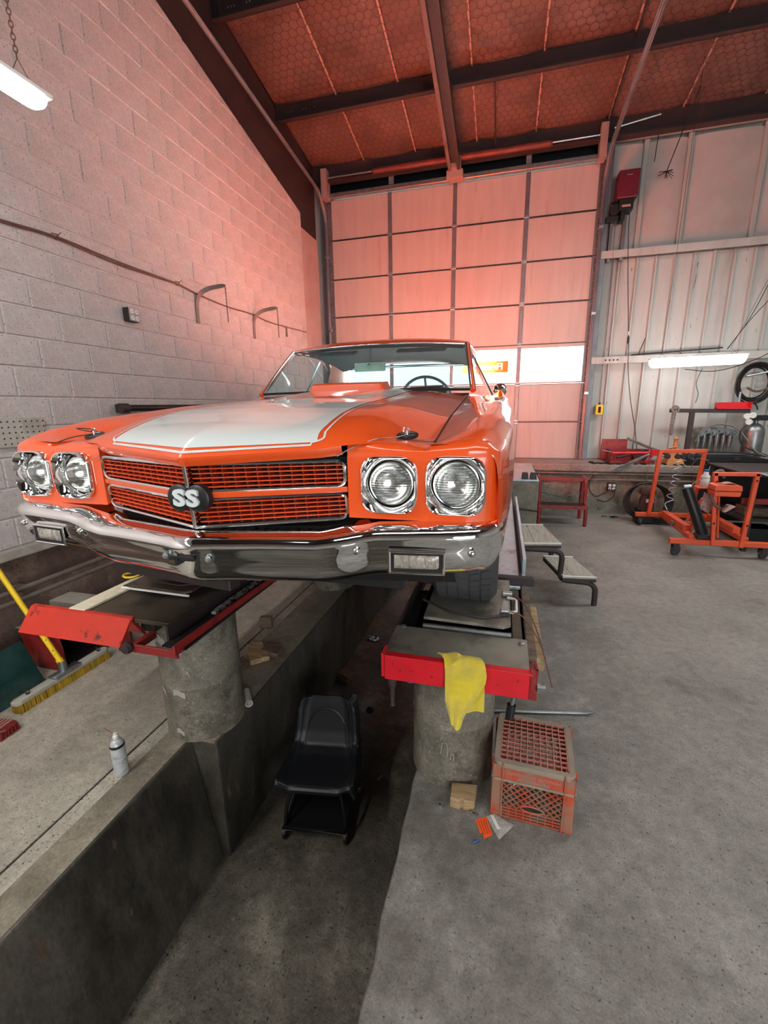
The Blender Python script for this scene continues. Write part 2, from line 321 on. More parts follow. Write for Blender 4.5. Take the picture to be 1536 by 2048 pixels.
def hl_lens(name, clear):
    m = bpy.data.materials.new(name); m.use_nodes = True; nt = m.node_tree; N = nt.nodes; L = nt.links; N.remove(N['Principled BSDF'])
    tc = N.new('ShaderNodeTexCoord'); h = None
    for ax, sc in (('X', 95.0), ('Z', 42.0)):
        wv = N.new('ShaderNodeTexWave'); wv.bands_direction = ax; wv.inputs['Scale'].default_value = sc; L.new(tc.outputs['Object'], wv.inputs['Vector'])
        if h is None: h = wv.outputs['Fac']
        else:
            a = N.new('ShaderNodeMath'); a.operation = 'ADD'; L.new(h, a.inputs[0]); L.new(wv.outputs['Fac'], a.inputs[1]); h = a.outputs[0]
    bp = N.new('ShaderNodeBump'); bp.inputs['Strength'].default_value = 0.5; bp.inputs['Distance'].default_value = 0.002; L.new(h, bp.inputs['Height'])
    t = N.new('ShaderNodeBsdfRefraction'); t.inputs['IOR'].default_value = 1.12; t.inputs['Roughness'].default_value = 0.03; t.inputs[0].default_value = (0.93, 0.94, 0.92, 1); L.new(bp.outputs[0], t.inputs['Normal'])
    g = N.new('ShaderNodeBsdfGlossy'); g.inputs['Roughness'].default_value = 0.04; L.new(bp.outputs[0], g.inputs['Normal'])
    x = N.new('ShaderNodeMixShader'); x.inputs[0].default_value = clear; L.new(t.outputs[0], x.inputs[1]); L.new(g.outputs[0], x.inputs[2])
    L.new(x.outputs[0], N['Material Output'].inputs[0]); return m
M['lens'] = hl_lens('fluted lamp glass', 0.16); M['lamp_lens'] = mat('ribbed marker lens', S('#b9b2a6'), 0.12, 0.35, var=0.35, scale=90, bump=0.3, bscale=160, stretch=(1, 1, 0.25), coat=1.0)
def banner_mat(name, col):
    m = bpy.data.materials.new(name); m.use_nodes = True; nt = m.node_tree; N = nt.nodes; L = nt.links; N.remove(N['Principled BSDF'])
    d = N.new('ShaderNodeBsdfDiffuse'); d.inputs[0].default_value = (*col, 1); t = N.new('ShaderNodeBsdfTranslucent'); t.inputs[0].default_value = (*col, 1)
    x = N.new('ShaderNodeMixShader'); x.inputs[0].default_value = 0.6; L.new(d.outputs[0], x.inputs[1]); L.new(t.outputs[0], x.inputs[2]); L.new(x.outputs[0], N['Material Output'].inputs[0]); return m
M['banner'] = banner_mat('orange vinyl', S('#f08a3c')); M['banner_txt'] = banner_mat('white vinyl', (0.95, 0.95, 0.95))
# ================================================================== ROOM SHELL
DOOR_Y = 8.47
def roof_z(y): return 5.9+0.165*(8.3-y)
# floors
edge = [(-0.335+random.uniform(-0.007, 0.007)+(0.0 if y > 1.2 else 0.012*(1.2-y)), y) for y in [(-5.0+0.12*i) for i in range(107)]]
structure(MB().prism([(7.6, -5.2), (7.6, 7.75), (-0.335, 7.75)]+list(reversed(edge))+[(-0.335, -5.2)], lambda p, q, t: (p, q, t), -0.12, 0.0).build('floor', M['conc'], bevel=0.006))
structure(MB().bx(-3.7, -1.845, -5.2, 7.75, -0.25, 0.0).build('floor', M['conc_left'], bevel=0.004))
structure(MB().bx(-1.7, -0.18, -5.2, 7.75, -0.95, -0.78).build('floor', M['conc_dark']))
structure(MB().bx(-0.328, -0.15, -5.2, 7.75, -0.8, -0.118).build('wall_pit_right', M['pitwall']))
structure(MB().prism([(-1.832, 0), (-1.585, 0), (-1.46, -0.8), (-1.832, -0.8)], lambda p, q, t: (p, t, q), -5.2, 1.70).build('wall_pit_left', M['pitwall'], bevel=0.012, seg=2))
structure(MB().prism([(-1.832, 0), (-1.425, 0), (-1.425, -0.8), (-1.832, -0.8)], lambda p, q, t: (p, t, q), 1.70, 7.75).build('wall_pit_left', M['pitwall'], bevel=0.012, seg=2))
structure(MB().bx(-1.826, -1.745, -5.2, 7.72, -0.002, 0.003).build('trim_1', M['conc_left'])); structure(MB().bx(-1.745, -1.598, -5.2, 1.70, -0.002, 0.0025).bx(-1.745, -1.44, 1.70, 7.72, -0.002, 0.0025).build('trim_1', M['kerb']))
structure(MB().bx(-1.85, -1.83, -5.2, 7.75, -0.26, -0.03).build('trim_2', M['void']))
# rear dock-level ledge with its stem wall
structure(MB().bx(-3.7, 7.6, 7.72, 8.9, -0.8, 0.70).build('wall_ledge', M['pedestal']))
structure(MB().bx(-3.7, 7.6, 7.66, 8.95, 0.70, 0.81).build('trim_3', M['conc'], bevel=0.012, seg=2))
# left stem wall, sill and block wall
structure(MB().bx(-3.8, -3.30, -5.2, 7.7, 0.0, 0.62).build('wall_left_stem', M['stem']))
structure(MB().prism([(-3.8, 0.62), (-3.30, 0.62), (-3.36, 0.79), (-3.8, 0.79)], lambda p, q, t: (p, t, q), -5.2, 7.7).build('wall_left_stem', M['stem']))
structure(MB().bx(-3.8, -3.195, -5.2, 7.3, 0.79, 0.861).build('trim_4', M['sill'], bevel=0.012, seg=2))
def wtop(y): return 5.41-0.217*(y-4.26)
WX = -3.23
wall_left = structure(MB().prism([(-5.2, 0.861), (7.19, 0.861), (7.19, wtop(7.19)), (-5.2, wtop(-5.2))], lambda p, q, t: (t, p, q), -3.43, WX-0.009).build('wall_left', M['mortar']))
def clip(poly):                                     # keep what lies under the sloping wall head
    out = []; g = lambda p: wtop(p[0])-p[1]
    for i in range(len(poly)):
        a, b = poly[i], poly[(i+1) % len(poly)]; ga, gb = g(a), g(b)
        if ga >= 0: out.append(a)
        if ga*gb < 0: t = ga/(ga-gb); out.append((a[0]+(b[0]-a[0])*t, a[1]+(b[1]-a[1])*t))
    return out
blk = MB().bx(-0.03, 0, -0.1992, 0.1992, -0.0976, 0.0976).build('concrete_block', M['block'], wall_left, bevel=0.006)
first = True; proto = blk
for k in range(0, 24):
    zc = 0.861+0.2032*(k+0.5); off = 0.32 if k % 2 else 0.125
    for j in range(3, 19):
        y0 = off+0.4064*j; y1 = y0+0.4064
        if y1 < 1.85 or y0 > 7.17: continue
        if zc > 3.9 and y1 < 2.35: continue
        if zc > 5.0 and y1 < 2.9: continue
        y1c = min(y1, 7.19)
        poly = clip([(y0+0.004, zc-0.0976), (y1c-0.004, zc-0.0976), (y1c-0.004, zc+0.0976), (y0+0.004, zc+0.0976)])
        if len(poly) < 3: continue
        full = len(poly) == 4 and y1c == y1 and wtop(y1) > zc+0.0976
        if full:
            o = proto if first else proto.copy()
            if not first: COL.objects.link(o)
            first = False; o.location = (WX+random.uniform(-0.001, 0.0015), (y0+y1)/2, zc)
        else:
            a = abs(sum(poly[i][0]*poly[(i+1) % len(poly)][1]-poly[(i+1) % len(poly)][0]*poly[i][1] for i in range(len(poly))))/2
            if a < 0.002: continue
            MB().prism(poly, lambda p, q, t: (t, p, q), WX-0.03, WX).build('concrete_block', M['block'], wall_left, off=(0, 0, 0), bevel=0.004)
# steel column at the end of the block wall and the tapered roof rafter above it
structure(MB().bx(-3.52, -3.50, 7.22, 7.95, 0.81, 4.78).bx(-3.52, -3.28, 7.20, 7.225, 0.86, 4.72).bx(-3.52, -3.28, 7.925, 7.95, 0.86, 4.45).bx(-3.32, -3.285, 7.22, 7.95, 0.86, 4.62).build('trim_5', M['pinkcol'], bevel=0.004))
raf = MB().prism([(-5.2, wtop(-5.2)-0.02), (7.2, 4.78), (7.95, 4.35), (8.3, 4.3), (8.3, 5.86), (-5.2, roof_z(-5.2)-0.02)], lambda p, q, t: (t, p, q), -3.46, -3.445)
raf.prism([(-5.2, wtop(-5.2)+0.0), (7.2, 4.80), (7.2, 4.82), (-5.2, wtop(-5.2)+0.02)], lambda p, q, t: (t, p, q), -3.56, -3.33)
raf.prism([(7.2, 4.80), (7.95, 4.37), (7.95, 4.39), (7.2, 4.82)], lambda p, q, t: (t, p, q), -3.56, -3.33)
structure(raf.build('trim_6', M['steel_dark']))
# outer closing walls
structure(MB().bx(-3.9, -3.7, -5.2, 9, -0.9, 8.2).build('wall_left_outer', M['wallmetal']))
structure(MB().bx(7.5, 7.7, -5.2, 9, -0.9, 8.2).build('wall_right', M['wallmetal']))
structure(MB().bx(-3.9, 1.5, -5.4, -5.2, -0.9, 8.2).bx(5.3, 7.7, -5.4, -5.2, -0.9, 8.2).bx(1.5, 5.3, -5.4, -5.2, 3.8, 8.2).bx(1.5, 5.3, -5.4, -5.2, -0.9, 0.0).build('wall_front', M['wallmetal']))
# ------------------------------------------------------------------ roof
ceiling = structure(MB().prism([(-5.4, roof_z(-5.4)+0.06), (8.8, roof_z(8.8)+0.06), (8.8, roof_z(8.8)+0.16), (-5.4, roof_z(-5.4)+0.16)], lambda p, q, t: (t, p, q), -3.9, 7.7).build('ceiling', M['steel_dark']))
seams = [-3.46, -2.5, -1.6, -0.6, 0.3, 1.33, 2.3, 3.3, 4.3, 5.3, 6.3, 7.45]
for a, b in zip(seams[:-1], seams[1:]):
    def fn(u, v, a=a, b=b):
        y = 8.32-v*7.4; s = abs(2*u-1)
        return (a+(b-a)*u, y, roof_z(y)-0.035*(1-s**4)+0.03+0.012*sin(9*y+3*a)*(1-s**2))
    MB().grid(fn, 6, 28).build('insulation_blanket', M['insul'], ceiling, off=(0, 0, 0), smooth=60, norm=False)
    MB().beam((b, 8.30, roof_z(8.30)-0.004), (b, 0.9, roof_z(0.9)-0.004), 0.022, 0.02).build('seam_strip', M['seam'], ceiling, off=(0, 0, 0))
# hexagonal wire netting under the blankets (cells far too many to pick apart)
net = MB(); h = 0.062; wv = 0.0035
ny = int(5.9/(h*1.5)); nx = int(7.8/(h*1.732))
def nq(a, b):
    d = Vector((b[0]-a[0], b[1]-a[1])); d.normalize(); p = Vector((-d.y, d.x))*wv
    z = lambda y: roof_z(y)-0.022
    net.add([(a[0]+p.x, a[1]+p.y, z(a[1]+p.y)), (b[0]+p.x, b[1]+p.y, z(b[1]+p.y)), (b[0]-p.x, b[1]-p.y, z(b[1]-p.y)), (a[0]-p.x, a[1]-p.y, z(a[1]-p.y))], [(0, 1, 2, 3)])
for j in range(ny):
    for i in range(nx):
        cx = -3.4+h*1.732*(i+(0.5 if j % 2 else 0)); cy = 2.45+h*1.5*j
        P = [(cx+h*cos(radians(30+60*k))*0.97, cy+h*sin(radians(30+60*k))*0.97) for k in range(6)]
        nq(P[0], P[1]); nq(P[1], P[2]); nq(P[2], P[3])
net.build('wire_netting', M['wire'], ceiling, off=(0, 0, 0), norm=False, kind='stuff')
# purlins
for y in (7.0, 5.55, 4.1, 2.65, 1.2):
    zt = roof_z(y)-0.02; zb = zt-0.21
    pb = MB().bx(-3.45, 7.45, y-0.006, y+0.006, zb, zt).bx(-3.45, 7.45, y-0.07, y, zb, zb+0.012).bx(-3.45, 7.45, y, y+0.07, zt-0.012, zt)
    pu = pb.build('purlin', M['steel_dark'], ceiling, off=(0, 0, 0))
    MB().bx(-3.447, -3.437, y-0.09, y+0.09, zb-0.12, zt-0.02).bx(-3.40, -3.385, y-0.05, y+0.05, zb-0.02, zt).build('purlin_clip', M['steel_dark'], ceiling, off=(0, 0, 0))
    bo = MB()
    for dx in (0.2, 0.24, 0.28, 0.44, 0.48, 0.62): bo.box((-3.45+dx, y-0.009, zb+0.12), (0.012, 0.006, 0.012))
    bo.build('bolt_row', M['galv'], ceiling, off=(0, 0, 0))
structure(MB().bx(-3.45, 7.45, 8.30, 8.36, 5.62, 5.93).bx(-3.45, 7.45, 8.22, 8.30, 5.62, 5.64).build('trim_7', M['steel_dark']))
# bracing rods seen on the blankets at right
structure(MB().tube([(1.33, 8.2, 5.86), (1.34, 6.66, 6.1), (1.9, 1.2, 6.95)], 0.012, 6).build('trim_8', M['steel_dark']))
structure(MB().tube([(-0.3, 7.0, 5.93), (-0.3, 8.2, 5.72)], 0.012, 6).build('trim_8', M['steel_dark']))
# ------------------------------------------------------------------ rear wall
wall_back = structure(MB().bx(1.36, 7.6, 8.60, 8.75, 0.81, 6.1).bx(-3.9, -3.2, 8.60, 8.75, 0.81, 6.1).bx(-3.3, 1.4, 8.60, 8.75, 5.43, 6.1).build('wall_back', M['wallmetal']))
for i in range(13):
    x = 1.47+0.268*i
    prof = [(x, 8.55), (x+0.215, 8.55), (x+0.228, 8.505), (x+0.25, 8.505), (x+0.264, 8.55), (x+0.267, 8.55), (x+0.267, 8.6), (x, 8.6)]
    MB().prism(prof, lambda p, q, t: (p, q, t), 0.815, 4.04).build('wall_sheet', M['wallmetal'], wall_back, off=(0, 0, 0))
ux = [1.40, 1.93, 2.52, 3.48, 4.4, 5.2]
for a, b in zip(ux[:-1], ux[1:]):
    MB().grid(lambda u, v, a=a, b=b: (a+0.012+(b-a-0.024)*u, 8.56-0.05*(1-abs(2*u-1)**3), 4.12+(5.62-4.12)*v), 10, 4).build('wall_blanket', M['insul_wall'], wall_back, off=(0, 0, 0), smooth=60)
    MB().bx(b-0.035, b+0.035, 8.50, 8.56, 4.1, 5.66).build('wall_stud', M['wallmetal'], wall_back, off=(0, 0, 0), bevel=0.006)
for z in (2.475, 4.075):
    MB().bx(1.40, 7.4, 8.36, 8.55, z-0.008, z+0.008).bx(1.40, 7.4, 8.355, 8.365, z-0.055, z+0.055).build('girt', M['wallmetal'], wall_back, off=(0, 0, 0))
g = MB()
for k in range(4): g.cyl((1.62+0.06*k, 8.356, 2.475), (1.62+0.06*k, 8.350, 2.475), 0.014, 8)
g.build('girt_holes', M['void'], wall_back, off=(0, 0, 0))
MB().bx(1.42, 7.4, 8.36, 8.5, 5.66, 5.76).build('girt', M['wallmetal'], wall_back, off=(0, 0, 0))
MB().bx(-3.2, 1.36, 8.52, 8.6, 5.50, 5.95).build('transom_sheet', M['bluedark'], wall_back, off=(0, 0, 0))
# frame of the opening: jambs, header, posts
jb = MB().bx(1.35, 1.47, 8.38, 8.58, 0.81, 5.75).bx(-3.36, -3.26, 8.38, 8.58, 0.81, 5.75)
structure(jb.build('trim_9', M['doorrail'], bevel=0.006))
structure(MB().bx(-3.25, 1.36, 8.36, 8.50, 5.44, 5.50).bx(-3.25, 1.36, 8.30, 8.36, 5.40, 5.47).build('trim_10', M['galv'], bevel=0.006))
st = MB()
for x in (-2.06, 0.22): st.bx(x-0.04, x+0.04, 8.44, 8.5, 5.50, 5.72)
structure(st.build('trim_11', M['pinkcol']))
# ------------------------------------------------------------------ overhead door
door = structure(MB().bx(-3.24, 1.34, 8.50, 8.515, 0.81, 2.10).bx(-3.24, 1.34, 8.50, 8.515, 2.74, 5.43).build('door_1', M['doorpanel']))
dx_ = [-3.24, -2.09, -0.95, 0.23, 1.34]
RH = 0.66
pn = 0
for r in range(7):
    z0 = 0.81+RH*r; z1 = z0+RH
    for c in range(4):
        a, b = dx_[c]+0.03, dx_[c+1]-0.03
        if r == 2:
            MB().bx(a, b, 8.478, 8.486, z0+0.02, z1-0.045).build('window_pane', M['pane'], door, off=(0, 0, 0))
            MB().bx(a-0.004, b+0.004, 8.462, 8.50, z1-0.055, z1-0.006).bx(a-0.004, b+0.004, 8.462, 8.50, z0+0.004, z0+0.03).build('window_frame', M['doorpanel'], door, off=(0, 0, 0))
        else:
            MB().bx(a, b, 8.478, 8.50, z0+0.007, z1-0.007).build('door_panel', M['doorpanel'], door, off=(0, 0, 0), bevel=0.004)
    for x in dx_:
        wd = 0.032 if x not in (dx_[0], dx_[-1]) else 0.05
        MB().bx(x-wd, x+wd, 8.452, 8.478 if r != 2 else 8.51, z0+0.004, z1-0.004).build('door_stile', M['doorrail'], door, off=(0, 0, 0), bevel=0.004)
        if r and x not in (dx_[0], dx_[-1]):
            MB().bx(x-0.04, x+0.04, 8.444, 8.456, z0-0.03, z0+0.03).cyl((x-0.045, 8.442, z0), (x+0.045, 8.442, z0), 0.011, 8).build('hinge', M['galv'], door, off=(0, 0, 0))
    if r: MB().bx(-3.24, 1.34, 8.470, 8.484, z0-0.012, z0-0.004).bx(-3.24, 1.34, 8.470, 8.484, z0+0.004, z0+0.012).build('section_joint', M['steel_dark'], door, off=(0, 0, 0))
ri = MB()
for k in range(40):
    z = 0.95+0.116*k
    for x in (-3.24, 1.34): ri.box((x, 8.449, z), (0.016, 0.006, 0.016))
ri.build('rivets', M['galv'], door, off=(0, 0, 0))
# window banner: orange vinyl on the outside of the glass, so its lettering is seen from behind
ban = MB().bx(-0.77, 0.055, 8.60, 8.603, 2.355, 2.55).build('banner', M['banner'], None, off=(0, 0, 0))
tag(ban, 'orange shop banner outside the door window, lettering seen mirrored', 'banner')
t = MB(); text_mesh(t, 'Firestone', 0.17, lambda x, y, z: (-0.357-x, 8.597-z, 2.452+y), 0.001, 0.006); t.build('banner_lettering', M['banner_txt'], ban, off=(0, 0, 0), label='white mirrored lettering', norm=False)
# tracks, torsion shaft, centre rail
def chan_track(pts, name, lab, x):
    t_ = thing(name, lab, 'door track', (x, pts[0][1], pts[0][2]))
    for q in (-0.022, 0.022):
        MB().tube([(p[0]+q, p[1], p[2]) for p in pts], 0.009, 6).build('track_lip', M['doorrail'], t_)
    MB().tube([(p[0], p[1]+0.02*0, p[2]+0.0) for p in pts], 0.018, 6).build('track_web', M['doorrail'], t_)
    for k in (0.25, 0.55, 0.85):
        z = 0.9+k*4.2
        MB().bx(x-0.03, x+0.03, 8.30, 8.42, z-0.02, z+0.02).build('track_bracket', M['galv'], t_)
def track_path(x):
    P = [(x, 8.33, 0.82), (x, 8.33, 2.5), (x, 8.33, 4.9)]
    for k in range(1, 9):
        a = radians(90-9*k*1.15)        # bend from vertical into the roof slope
        P.append((x, 8.33-0.5*(1-cos(radians(90)-a)), 4.95+0.5*sin(radians(90)-a)))
    y0, z0 = P[-1][1], P[-1][2]
    for d in (1.0, 3.0, 6.0): P.append((x, y0-d, z0+0.10*d*(1.0)))
    return P
chan_track(track_path(-3.26), 'door_track', 'long steel track curving up beside the block wall at left', -3.26)
chan_track(track_path(1.36), 'door_track', 'long steel track curving up at the right of the overhead door', 1.36)
ts = thing('torsion_shaft', 'torsion spring shaft above the overhead door', 'door spring', (-0.93, 8.22, 5.66))
MB().cyl((-3.15, 8.22, 5.67), (1.30, 8.22, 5.67), 0.014, 10).build('shaft', M['galv'], ts)
for a, b in ((-2.30, -1.02), (-0.85, 0.52)):
    sp = MB(); pr = []
    for i in range(90): pr.append((0.052 if i % 2 else 0.044, i*(b-a)/89))
    sp.lathe(pr, 12, (a, 8.22, 5.67), ry(pi/2)); sp.build('spring', M['rust'], ts, smooth=60)
    MB().cyl((a-0.03, 8.22, 5.67), (a, 8.22, 5.67), 0.05, 12).cyl((b, 8.22, 5.67), (b+0.03, 8.22, 5.67), 0.05, 12).build('spring_cone', M['steel_dark'], ts)
MB().bx(-0.99, -0.87, 8.2, 8.5, 5.60, 5.74).bx(-1.0, -0.86, 8.16, 8.2, 5.655, 5.685).build('centre_bracket', M['steel_dark'], ts)
for x in (-3.2, 1.27): MB().bx(x-0.05, x+0.05, 8.16, 8.34, 5.35, 5.80).build('end_plate', M['pinkcol'], ts)
rl = thing('roof_rail', 'double steel channel rail running up the roof slope mid-ceiling', 'rail', (-0.93, 7.9, 5.52))
for x in (-1.0, -0.86):
    MB().beam((x, 8.1, 5.49), (x, 0.6, 6.72), 0.05, 0.10).build('channel', M['steel_mid'] if x < -0.95 else M['steel_dark'], rl)
MB().beam((-0.93, 8.1, 5.525), (-0.93, 0.6, 6.755), 0.13, 0.01).build('web_plate', M['steel_dark'], rl)
MB().bx(-1.03, -0.83, 8.05, 8.2, 5.46, 5.62).bx(-1.06, -0.80, 8.15, 8.36, 5.38, 5.48).build('end_bracket', M['pinkcol'], rl)
for y in (7.0, 5.55, 4.1): MB().bx(-0.945, -0.915, y-0.02, y+0.02, 5.49+0.164*(8.1-y)+0.03, roof_z(y)-0.2).build('hanger', M['steel_dark'], rl)
# ================================================================== CAR  (x from the centre line, world y and z)
CX, CY, CZ = -0.93, 2.06, 0.86
car = thing('classic_car', 'orange classic two-door muscle car with white bonnet stripe, raised on the runways', 'car', (CX, CY, CZ))
OFF = (0, CY, CZ)
def cb(mb, name, m, parent=None, **kw): return mb.build(name, m, parent or car, off=OFF, **kw)
def lipy(ax): return interp(ax, [0, .2, .40, .46, .52, .56, .72], [1.10, 1.165, 1.225, 1.25, 1.262, 1.285, 1.42])
def zf(y): return interp(y, [1.1, 1.35, 1.5, 1.6, 1.8, 2.0, 2.3, 2.6, 2.87], [1.700, 1.724, 1.750, 1.764, 1.784, 1.799, 1.822, 1.847, 1.868])
def seam_z(y): return interp(y, [1.42, 1.88, 2.4, 2.87], [1.652, 1.726, 1.786, 1.838])
def hz(x, y):
    ax = abs(x); u = max(0, y-lipy(ax)); zl = interp(ax, [0, .4, .48, .64, .717], [1.631, 1.650, 1.660, 1.668, 1.658]); k = interp(ax, [0, .46, .60, .717], [.07, .075, .10, .06])
    z = zf(y)+0.008*(1-min(1, (ax/0.45))**2)+0.017*smooth(2.0, 2.6, y)*(1-smooth(.22, .42, ax))
    z = z+(seam_z(max(y, 1.42))+(0.0 if y > 1.42 else (y-1.42)*0.1)-z)*smooth(.44, .717, ax)
    return z-(z-zl)*exp(-u/k)
REAR = 2.86
def hood_pt(u, v):
    x = -0.714+1.428*u; y0 = lipy(abs(x)); t = v**1.7; y = y0+(REAR-y0)*t
    return (x, y, hz(x, y))
hood = cb(MB().grid(hood_pt, 84, 70), 'hood', M['car'], smooth=50)
# rolled front lip of the hood
cb(MB().grid(lambda u, v: (-0.462+0.924*u, lipy(abs(-0.462+0.924*u))+0.012*v*v, hz(-0.462+0.924*u, lipy(abs(-0.462+0.924*u)))-0.028*v), 60, 4), 'hood_lip', M['car'], hood, smooth=60)
# white stripe and pin line: thin paint layers on the hood
def layer(fn, nu, nv, name, m, dz): cb(MB().grid(lambda u, v: (lambda p: (p[0], p[1], hz(p[0], p[1])+dz))(fn(u, v)), nu, nv), name, m, hood, smooth=60, norm=False)
def sidew(y, w0=.372): return w0+0.018*smooth(1.30, 1.20, y)
def fr_x(u, y): return -sidew(y)+2*sidew(y)*u
YB = 2.12
def st_main(u, v):
    t = v**1.6; y = 0; x = (2*u-1)*0.375; y0 = lipy(abs(x))+0.028; y = y0+(YB-y0)*t; return (x*sidew(y)/0.372, y)
layer(st_main, 70, 50, 'hood_stripe', M['stripe'], 0.0016)
def st_right(u, v): y = YB+(2.85-YB)*v; a = interp(y, [YB, 2.3, 2.85], [0.10, 0.17, 0.26]); return (a+(sidew(y)-a)*u, y)
layer(st_right, 12, 20, 'hood_stripe', M['stripe'], 0.0016)
def line_pts():
    P = []
    for i in range(33): y = 2.85-(2.85-1.30)*i/32; P.append((sidew(y)+0.020, y))
    for i in range(5): a = i/4; P.append((sidew(1.24)+0.016-0.03*a*a, 1.27-0.03*a))
    for i in range(41): x = 0.37-0.74*i/40; P.append((x, lipy(abs(x))+0.014))
    for i in range(5): a = 1-i/4; P.append((-(sidew(1.24)+0.016-0.03*a*a), 1.27-0.03*a))
    for i in range(33): y = 1.30+(2.2-1.30)*i/32; P.append((-sidew(y)-0.020, y))
    return P
lp = line_pts(); V = []; Fq = []
for i, (x, y) in enumerate(lp):
    x2, y2 = lp[min(i+1, len(lp)-1)]; x1, y1 = lp[max(i-1, 0)]; d = Vector((x2-x1, y2-y1)); d = d.normalized() if d.length > 1e-6 else Vector((1, 0)); n = Vector((-d.y, d.x))*0.0035
    for s in (1, -1): V.append((x+s*n.x, y+s*n.y, hz(x+s*n.x, y+s*n.y)+0.002))
for i in range(len(lp)-1): Fq.append((2*i, 2*i+1, 2*i+3, 2*i+2))
cb(MB().add(V, Fq), 'pin_line', M['stripe'], hood, norm=False)
# raised cowl flap at the back of the hood
fl = MB()
fp = [(0, 0.0), (0.004, 0.036), (0.02, 0.043), (0.17, 0.045), (0.22, 0.0)]
fl.grid(lambda u, v: (lambda x, y, dz: (x, y, hz(x, y)+dz-(0.05 if (u < 0.03 or u > 0.97) else 0)*0))((-0.24+0.48*u)*(1-0.0*v), 2.60+interp(v, [0, .25, .5, .75, 1], [p[0] for p in fp]), interp(v, [0, .25, .5, .75, 1], [p[1] for p in fp])*min(1, min(u, 1-u)*24)), 48, 16)
cb(fl, 'cowl_flap', M['car'], hood, smooth=40)
# front fenders and body sides
def crown_z(y): return interp(y, [1.29, 1.33, 1.41, 1.655, 2.28, 2.87, 3.6, 4.6, 5.6, 6.2], [1.664, 1.680, 1.700, 1.738, 1.792, 1.826, 1.836, 1.86, 1.84, 1.80])
def half_w(y): return interp(y, [1.27, 1.32, 1.45, 1.75, 2.3, 3.2, 4.6, 5.6, 6.25], [0.925, 0.941, 0.961, 0.982, 0.993, 0.995, 0.990, 0.968, 0.92])
ARX, ARZ, ARR = 2.06, CZ+0.335, 0.385
def bottom_z(y):
    z = interp(y, [1.27, 1.68, 1.70, 5.6, 6.2], [1.33, 1.27, 1.06, 1.06, 1.18])
    for wy in (2.06, 4.92):
        d = abs(y-wy)
        if d < ARR: z = max(z, ARZ+sqrt(ARR*ARR-d*d)*(1.0))
    return z
def inner_x(y): return interp(y, [1.29, 1.42, 2.87, 3.1, 6.2], [0.722, 0.722, 0.722, 0.80, 0.80])
def inner_z(y): return seam_z(y) if y > 1.42 else interp(y, [1.29, 1.42], [1.660, 1.654])
def side_pt(s, u, v):
    y = 1.29+(6.22-1.29)*(u**1.25); W = half_w(y); zt = crown_z(y); zi = inner_z(y) if y < 2.87 else zt-0.005; xi = inner_x(y)
    zb = bottom_z(y)
    prof = [(xi, zi), (xi+(W-xi)*0.25, zi+(zt-zi)*0.55), (xi+(W-xi)*0.50, zt-0.004), (xi+(W-xi)*0.68, zt), (xi+(W-xi)*0.84, zt-0.022), (W-0.012, zt-0.062), (W-0.004, zt-0.13), (W, zt-0.24), (W-0.006, zt-0.36), (W-0.026, zt-0.48), (W-0.06, 1.06)]
    t = v*(len(prof)-1); i = min(int(t), len(prof)-2); f = t-i
    p0 = prof[max(i-1, 0)]; p1 = prof[i]; p2 = prof[i+1]; p3 = prof[min(i+2, len(prof)-1)]
    q = [0.5*((2*p1[k])+(p2[k]-p0[k])*f+(2*p0[k]-5*p1[k]+4*p2[k]-p3[k])*f*f+(3*p1[k]-p0[k]-3*p2[k]+p3[k])*f**3) for k in (0, 1)]
    return (s*q[0], y, max(q[1], zb))
for s, lb in ((1, 'side nearest the shop floor'), (-1, 'side facing the block wall')):
    cb(MB().grid(lambda u, v: side_pt(s, u, v), 150, 40), 'body_side', M['car'], smooth=60)
# dark gap under the hood seams, inner structure
for s in (1, -1): cb(MB().tube([(s*0.718, 1.44+i*0.1425, seam_z(1.44+i*0.1425)-0.006) for i in range(11)], 0.0055, 6), 'hood_gap', M['void'])
cb(MB().grid(lambda u, v: ((-0.70+1.4*u), 1.45+1.4*v, hz(-0.70+1.4*u, 1.45+1.4*v)-0.05), 8, 8).bx(-0.86, 0.86, 2.45, 6.1, 1.05, 1.15).bx(-0.60, 0.60, 1.45, 2.5, 1.12, 1.55), 'underbody', M['void'])
# header panels that carry the lamps
LAMPS = [(0.607, 1.257, 1.540), (0.806, 1.262, 1.542)]
def face_y(x, z): ax = abs(x); return 1.262+0.20*max(0, ax-0.84)**1.2*3+0.25*max(0, z-1.62)+0.03*max(0, 1.48-z)-0.0*ax
def head_pt(s, u, v):
    x = 0.475+0.455*u; z = 1.432+v*0.36
    if v <= 0.6:
        z = 1.432+0.208*(v/0.6); y = face_y(x, z)
        r = max(0, x-0.895); 
        return (s*x, y+r*r*22, z)
    t = (v-0.6)/0.4; a = t*radians(72); yf = face_y(x, 1.64)+max(0, x-0.895)**2*22
    yb = max(lipy(x)+0.004, 1.30) if x < 0.722 else 1.33
    zb = (hz(min(x, 0.716), max(yb, lipy(x)))) if x < 0.722 else interp(x, [0.722, 0.80, 0.86, 0.90, 0.93], [1.660, 1.674, 1.680, 1.668, 1.640])
    return (s*x, yf+(yb-yf)*(1-cos(a))/(1-cos(radians(72))), 1.64+(zb-1.64)*sin(a)/sin(radians(72)))
for s in (1, -1):
    def skip(a, b):
        cx, cz = (a[0]+b[0])/2, (a[2]+b[2])/2
        return a[1] < 1.31 and any((abs(cx)-lx)**2+(cz-lz)**2 < 0.0825**2 for lx, ly, lz in LAMPS)
    cb(MB().grid(lambda u, v: head_pt(s, u, v), 72, 56, skip), 'lamp_panel', M['car'], smooth=50)
    cb(MB().grid(lambda u, v: (s*0.476, 1.262+0.16*u, 1.435+0.21*v), 2, 4), 'lamp_panel_return', M['car'])
